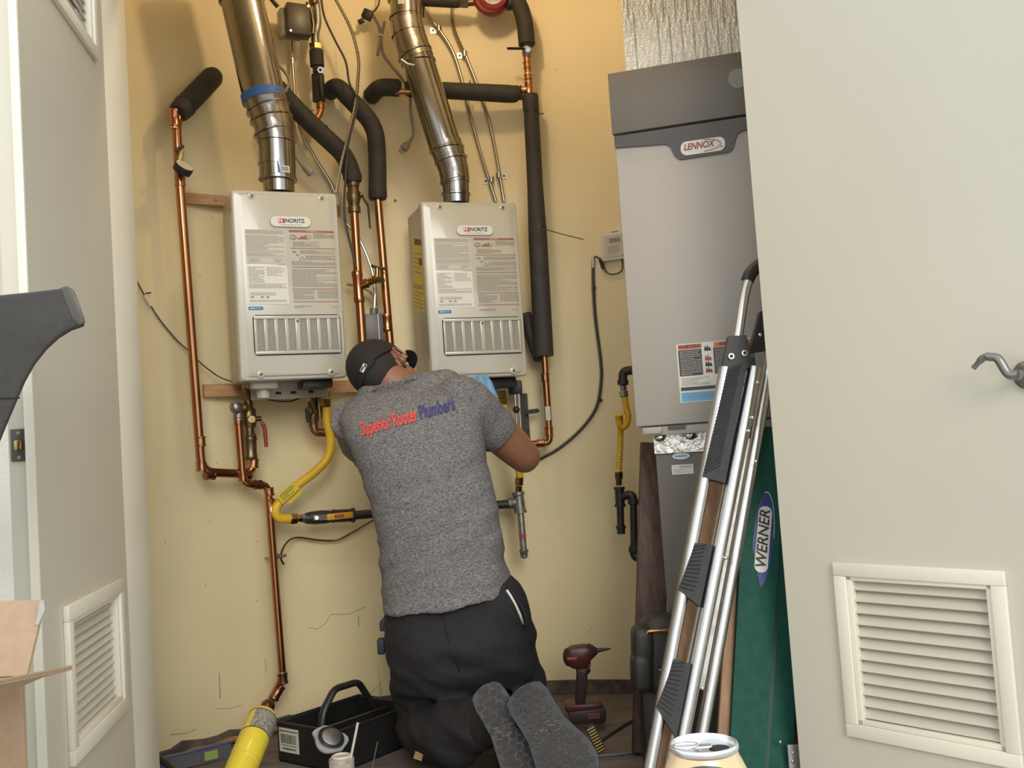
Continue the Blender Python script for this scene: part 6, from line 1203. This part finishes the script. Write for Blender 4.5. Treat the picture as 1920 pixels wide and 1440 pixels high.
bt = bvh_of(cm); d = ray(682, 690).normalized(); hit, nn, _, _ = bt.ray_cast(CAMP, d)
if hit is not None:
    if nn.dot(d) > 0: nn = -nn
    u_ = Vector((0.53, 0, 0.85)); u_ = (u_-nn*u_.dot(nn)).normalized(); r_ = u_.cross(nn); LMx = face(hit+nn*0.0035, r_, u_)
    lg = obj('cap_badge', MB().prism(rrect(0.013, 0.027, 0.002, 3), LMx, 0.002), M_white, cap)
    LZ = LMx @ Matrix.Translation((0, 0, 0.0004))
    obj('badge_field', MB().add([LZ @ Vector((x, y, 0)) for x, y in ((-0.0052, -0.012), (0.001, -0.012), (-0.001, -0.004), (0.003, 0.0), (-0.0052, 0.004))], [(0, 1, 2, 3, 4)]), M_ink, lg); obj('badge_field', MB().add([LZ @ Vector((x, y, 0)) for x, y in ((0.0052, 0.012), (-0.002, 0.012), (-0.001, 0.006), (0.0052, 0.002))], [(0, 1, 2, 3)]), M_ink, lg)
# ---- T-shirt
s = MB(); loft(s, [rg_(*t) for t in TORSO], 40)
ua = EL-SR; e1 = SR+ua*0.50; limb(s, [SR-ua*0.22+Vector((0, 0.0, -0.005)), SR+ua*0.08], [0.080, 0.074])
ss_ = MB(); t_ = ua.normalized()
s.tube([SR-ua*0.15, SR+ua*0.2, e1], [0.084, 0.075, 0.071], 24)
ul = ELL-SL; s.tube([SL-ul*0.1, SL+ul*0.2, SL+ul*0.60], [0.078, 0.074, 0.070], 24)
limb(s, [P(700, 745, 3.09), P(835, 728, 3.08)], [0.052, 0.060])
so, nr = remesh(s, 0.0062, 7)
vis = []
for i, v in enumerate(so.v):
    w = Vector((v.x*6+v.z*7, v.y*6, v.z*22-v.x*9)); k = max(0.25, min(1.0, (1.02-v.z)/0.30))
    dsp = noise.noise(w)*0.0085*k+noise.noise(w*2.3)*0.0030*k
    hem = max(0, 1-(v.z-0.47)/0.10); dsp += 0.004*math.sin(v.x*38+v.z*9)*max(0, min(1, hem))
    # sleeve creases
    ds = (v-e1).length; dsp += 0.003*math.sin((v-SR).dot(t_)*90)*max(0, 1-ds/0.16)
    vis.append(v+nr[i]*dsp)
so.v = vis; shirt = obj('t_shirt', so, M_shirt, man, sharp=180)
obj('collar', MB().tube(spline([P(*q) for q in ((694, 737, 3.045), (712, 725, 3.015), (740, 717, 3.010), (765, 712, 3.02), (785, 709, 3.05))], 6), 0.0035, 8), M_shirt, shirt, sharp=180)
# hem seam of the sleeve
hs = [];
def perp(t): a = t.cross(Vector((0, 0, 1))).normalized(); return a, t.cross(a).normalized()
pa_, pb_ = perp(t_); q0 = SR+ua*0.44
# printed slogan on the back
bt = bvh_of(so)
def project(mb, push):
    bm = bmesh.new(); vv = [bm.verts.new(v) for v in mb.v]
    for f in mb.f:
        try: bm.faces.new([vv[i] for i in f])
        except ValueError: pass
    bmesh.ops.remove_doubles(bm, verts=bm.verts, dist=1e-5); bmesh.ops.triangulate(bm, faces=bm.faces)
    for _ in range(3):
        le = [e for e in bm.edges if e.calc_length() > 0.006]
        if le: bmesh.ops.subdivide_edges(bm, edges=le, cuts=1); bmesh.ops.triangulate(bm, faces=bm.faces)
    for v in bm.verts:
        d = (v.co-CAMP).normalized(); h, n_, _, _ = bt.ray_cast(CAMP, d)
        if h is not None: v.co = h-d*push
    return MB().bm(bm)
c0, c1 = P(676, 806, 2.86), P(852, 757, 2.86); ln = (c1-c0).length; TMx = face(c0, c1-c0, (0.06, 0, 1)); M_sred = mat('red_shirt_print', (0.72, 0.075, 0.055), 0.6); M_snavy = mat('navy_shirt_print', (0.035, 0.035, 0.15), 0.6); M_sdk = mat('dark_shirt_print', (0.10, 0.03, 0.05), 0.6)
def slogan(txt, m, x0, x1, name, dx=0, dy=0, push=0.003):
    t = text_mb(txt, 0.054, Matrix.Identity(4), 0.0, shear=0.10, bold=0.0014, align='LEFT'); a, b_ = min(v.x for v in t.v), max(v.x for v in t.v)
    k = (x1-x0)*ln/(b_-a); t.v = [TMx @ Vector((x0*ln+(v.x-a)*k+dx, v.y+dy, 0)) for v in t.v]; return obj(name, project(t, push), m, shirt)
slogan('Superior Rooter', M_sdk, 0.0, 0.605, 'print_shadow', 0.0009, -0.0011, 0.0022); slogan('Superior Rooter', M_sred, 0.0, 0.605, 'red_print'); slogan('Plumbers', M_snavy, 0.625, 1.0, 'navy_print')
# ---- trousers
p = MB(); loft(p, [rg_(728, 1112, 948, 1078, 2.972, 0.110), rg_(727, 1142, 953, 1106, 2.970, 0.118), rg_(724, 1168, 966, 1138, 2.965, 0.138), rg_(720, 1205, 986, 1180, 2.96, 0.148), rg_(728, 1250, 1000, 1228, 2.965, 0.140), rg_(742, 1290, 1004, 1268, 2.98, 0.115)], 40)
limb(p, [LHp+Vector((-0.012, 0, 0)), Vector((-0.322, 3.03, 0.26)), LK], [0.118, 0.100, 0.084]); limb(p, [RHp+Vector((0.012, 0, 0)), Vector((-0.070, 3.05, 0.27)), RK], [0.118, 0.100, 0.086])
limb(p, [LK, Vector((-0.285, 2.98, 0.115)), Vector((-0.225, 2.87, 0.130)), LA+Vector((-0.03, 0.03, 0))], [0.088, 0.098, 0.092, 0.070]); limb(p, [RK, Vector((-0.05, 2.98, 0.12)), RA+Vector((0, 0.05, 0))], [0.084, 0.088, 0.066])
po, nr = remesh(p, 0.008, 7); vis = []
for i, v in enumerate(po.v):
    w = Vector((v.x*7-v.z*5, v.y*7, v.z*16+v.x*8)); kk = max(0.1, min(1, (0.46-v.z)/0.12)); dsp = (noise.noise(w)*0.014+noise.noise(w*2.1)*0.005)*kk; q = v+nr[i]*dsp; q.z = max(q.z, 0.003); vis.append(q)
po.v = vis; pants = obj('trousers', po, M_pants, man, sharp=180); pt_ = bvh_of(po)
def on(bvh, x, y, push=0.003):
    d = ray(x, y).normalized(); h, n_, _, _ = bvh.ray_cast(CAMP, d); return (h-d*push) if h is not None else None
def seam(pts, name, m, r):
    q = [on(pt_, *t) for t in pts]; q = [t for t in q if t is not None]
    if len(q) > 2: obj(name, MB().tube(q, r, 6), m, pants, sharp=180)
seam([(738, 1149), (750, 1150.5), (765, 1151), (780, 1150)], 'back_pocket', M_dark, 0.0016); seam([(826, 1140), (832, 1165), (840, 1195), (850, 1230), (862, 1258)], 'centre_seam', M_cap, 0.0018)
seam([(950, 1106), (958, 1118), (966, 1132), (975, 1152), (981, 1170)], 'white_pocket_edge', M_white, 0.0042)
obj('drawstring', MB().tube(spline([P(*q) for q in ((950, 1097, 2.90), (958, 1108, 2.885), (972, 1128, 2.88), (984, 1150, 2.88), (987, 1165, 2.885), (983, 1178, 2.90))], 5), 0.004, 8), M_cap, pants)
# ---- boots
def boot(heel, toe, ankle, hw):
    a = (toe-heel).normalized(); n_ = Vector((0.08, -1, 0.05)); n_ = (n_-a*n_.dot(a)).normalized(); s_ = a.cross(n_); L = (toe-heel).length; M = Matrix((s_, a, n_)).transposed().to_4x4(); M.translation = heel
    prof = [(0.0, 0.0), (0.02, 0.45), (0.06, 0.66), (0.14, 0.74), (0.28, 0.72), (0.42, 0.72), (0.56, 0.86), (0.70, 1.0), (0.82, 0.98), (0.91, 0.82), (0.97, 0.52), (1.0, 0.0)]
    def wd(t):
        for (t0, w0), (t1, w1) in zip(prof, prof[1:]):
            if t <= t1: return (w0+(w1-w0)*(t-t0)/(t1-t0))*hw
        return 0
    ts = [0.002, 0.01, 0.03]+[0.06+0.88*i/20 for i in range(21)]+[0.965, 0.985, 0.996]; out = [(wd(t), t*L) for t in ts]+[(-wd(t), t*L) for t in reversed(ts)]
    bt_ = obj('boot_sole', MB().prism(out, M, 0.024), M_black, man, sharp=40)
    tb = MB(); g = 0.019; row = 0; y = 0.012
    while y < L-0.008:
        x = -hw+(g/2 if row % 2 else 0)
        while x < hw:
            jx, jy = x+random.uniform(-0.002, 0.002), y+random.uniform(-0.002, 0.002)
            if abs(jx) < wd(min(1, jy/L))-0.009:
                k = random.uniform(0.78, 0.90); poly = [(jx+g*0.52*k*math.cos(R_(30+60*i+random.uniform(-9, 9))), jy+g*0.52*k*math.sin(R_(30+60*i+random.uniform(-9, 9)))) for i in range(6)]; tb.prism(poly, M @ Matrix.Translation((0, 0, 0.0045)), 0.0046)
            x += g
        y += g*0.87; row += 1
    obj('tread_blocks', tb, M_sole, bt_)['kind'] = 'stuff'
    ub = MB(); back = -n_
    limb(ub, [toe-a*0.07+back*0.072, heel.lerp(toe, 0.55)+back*0.078, heel+a*0.06+back*0.070], [hw*0.80, hw*0.84, hw*0.70]); limb(ub, [heel+a*0.06+back*0.075, ankle], [hw*0.78, hw*0.85]); uo, _ = remesh(ub, 0.007, 4)
    uo.v = [Vector((v.x, v.y, max(v.z, 0.004))) for v in uo.v]; obj('boot_upper', uo, M_black, man, sharp=180)
    M_scuff = mat('pale_scuff', (0.20, 0.185, 0.18), 0.85); sb = MB()
    for i in range(40):
        t0 = random.uniform(0.38, 0.50); x0 = random.uniform(-0.6, 0.5)*hw; sb.bar(M @ Vector((x0, t0*L, 0.0042)), M @ Vector((x0+random.uniform(0.008, 0.018), t0*L-random.uniform(0.003, 0.008), 0.0042)), 0.0009, 0.0006, up=n_)
    obj('sole_scuffs', sb, M_scuff, bt_)['kind'] = 'stuff'
boot(P(905, 1285, 2.67), P(1012, 1478, 2.60), LA, 0.062); boot(P(975, 1288, 2.60), P(1096, 1482, 2.50), RA, 0.076)
# ---- gloved hands
def hand(wrist, dirv, palm_n, name):
    d_ = dirv.normalized(); n_ = (palm_n-d_*palm_n.dot(d_)).normalized(); s_ = d_.cross(n_); h = MB()
    limb(h, [wrist-d_*0.03, wrist, wrist+d_*0.02], [0.034, 0.030, 0.032]); 
    for k in (-1, -0.33, 0.33, 1): limb(h, [wrist+d_*0.01+s_*k*0.016, wrist+d_*0.082+s_*k*0.030], [0.020, 0.0145])
    for k, L in ((-1, 0.060), (-0.33, 0.076), (0.33, 0.080), (1, 0.070)):
        b0 = wrist+d_*0.082+s_*k*0.031; b1 = b0+d_*L*0.45+n_*0.012; b2 = b1+d_*L*0.28+n_*0.026; b3 = b2+d_*L*0.05+n_*0.028; limb(h, [b0, b1, b2, b3], [0.0105, 0.0100, 0.0092, 0.0078], 12)
    t0 = wrist+d_*0.025+s_*0.026; limb(h, [t0, t0+d_*0.028+s_*0.026+n_*0.012, t0+d_*0.055+s_*0.030+n_*0.034], [0.014, 0.012, 0.0092], 12)
    ho, _ = remesh(h, 0.0036, 3); obj(name, ho, M_glove, man, sharp=180)
hand(P(920, 764, 3.335), Vector((-0.35, 0.35, 0.80)), Vector((0.2, 0.95, -0.3)), 'glove'); hand(P(806, 792, 3.375), Vector((0.75, 0.35, 0.30)), Vector((-0.2, 0.6, 0.6)), 'glove')
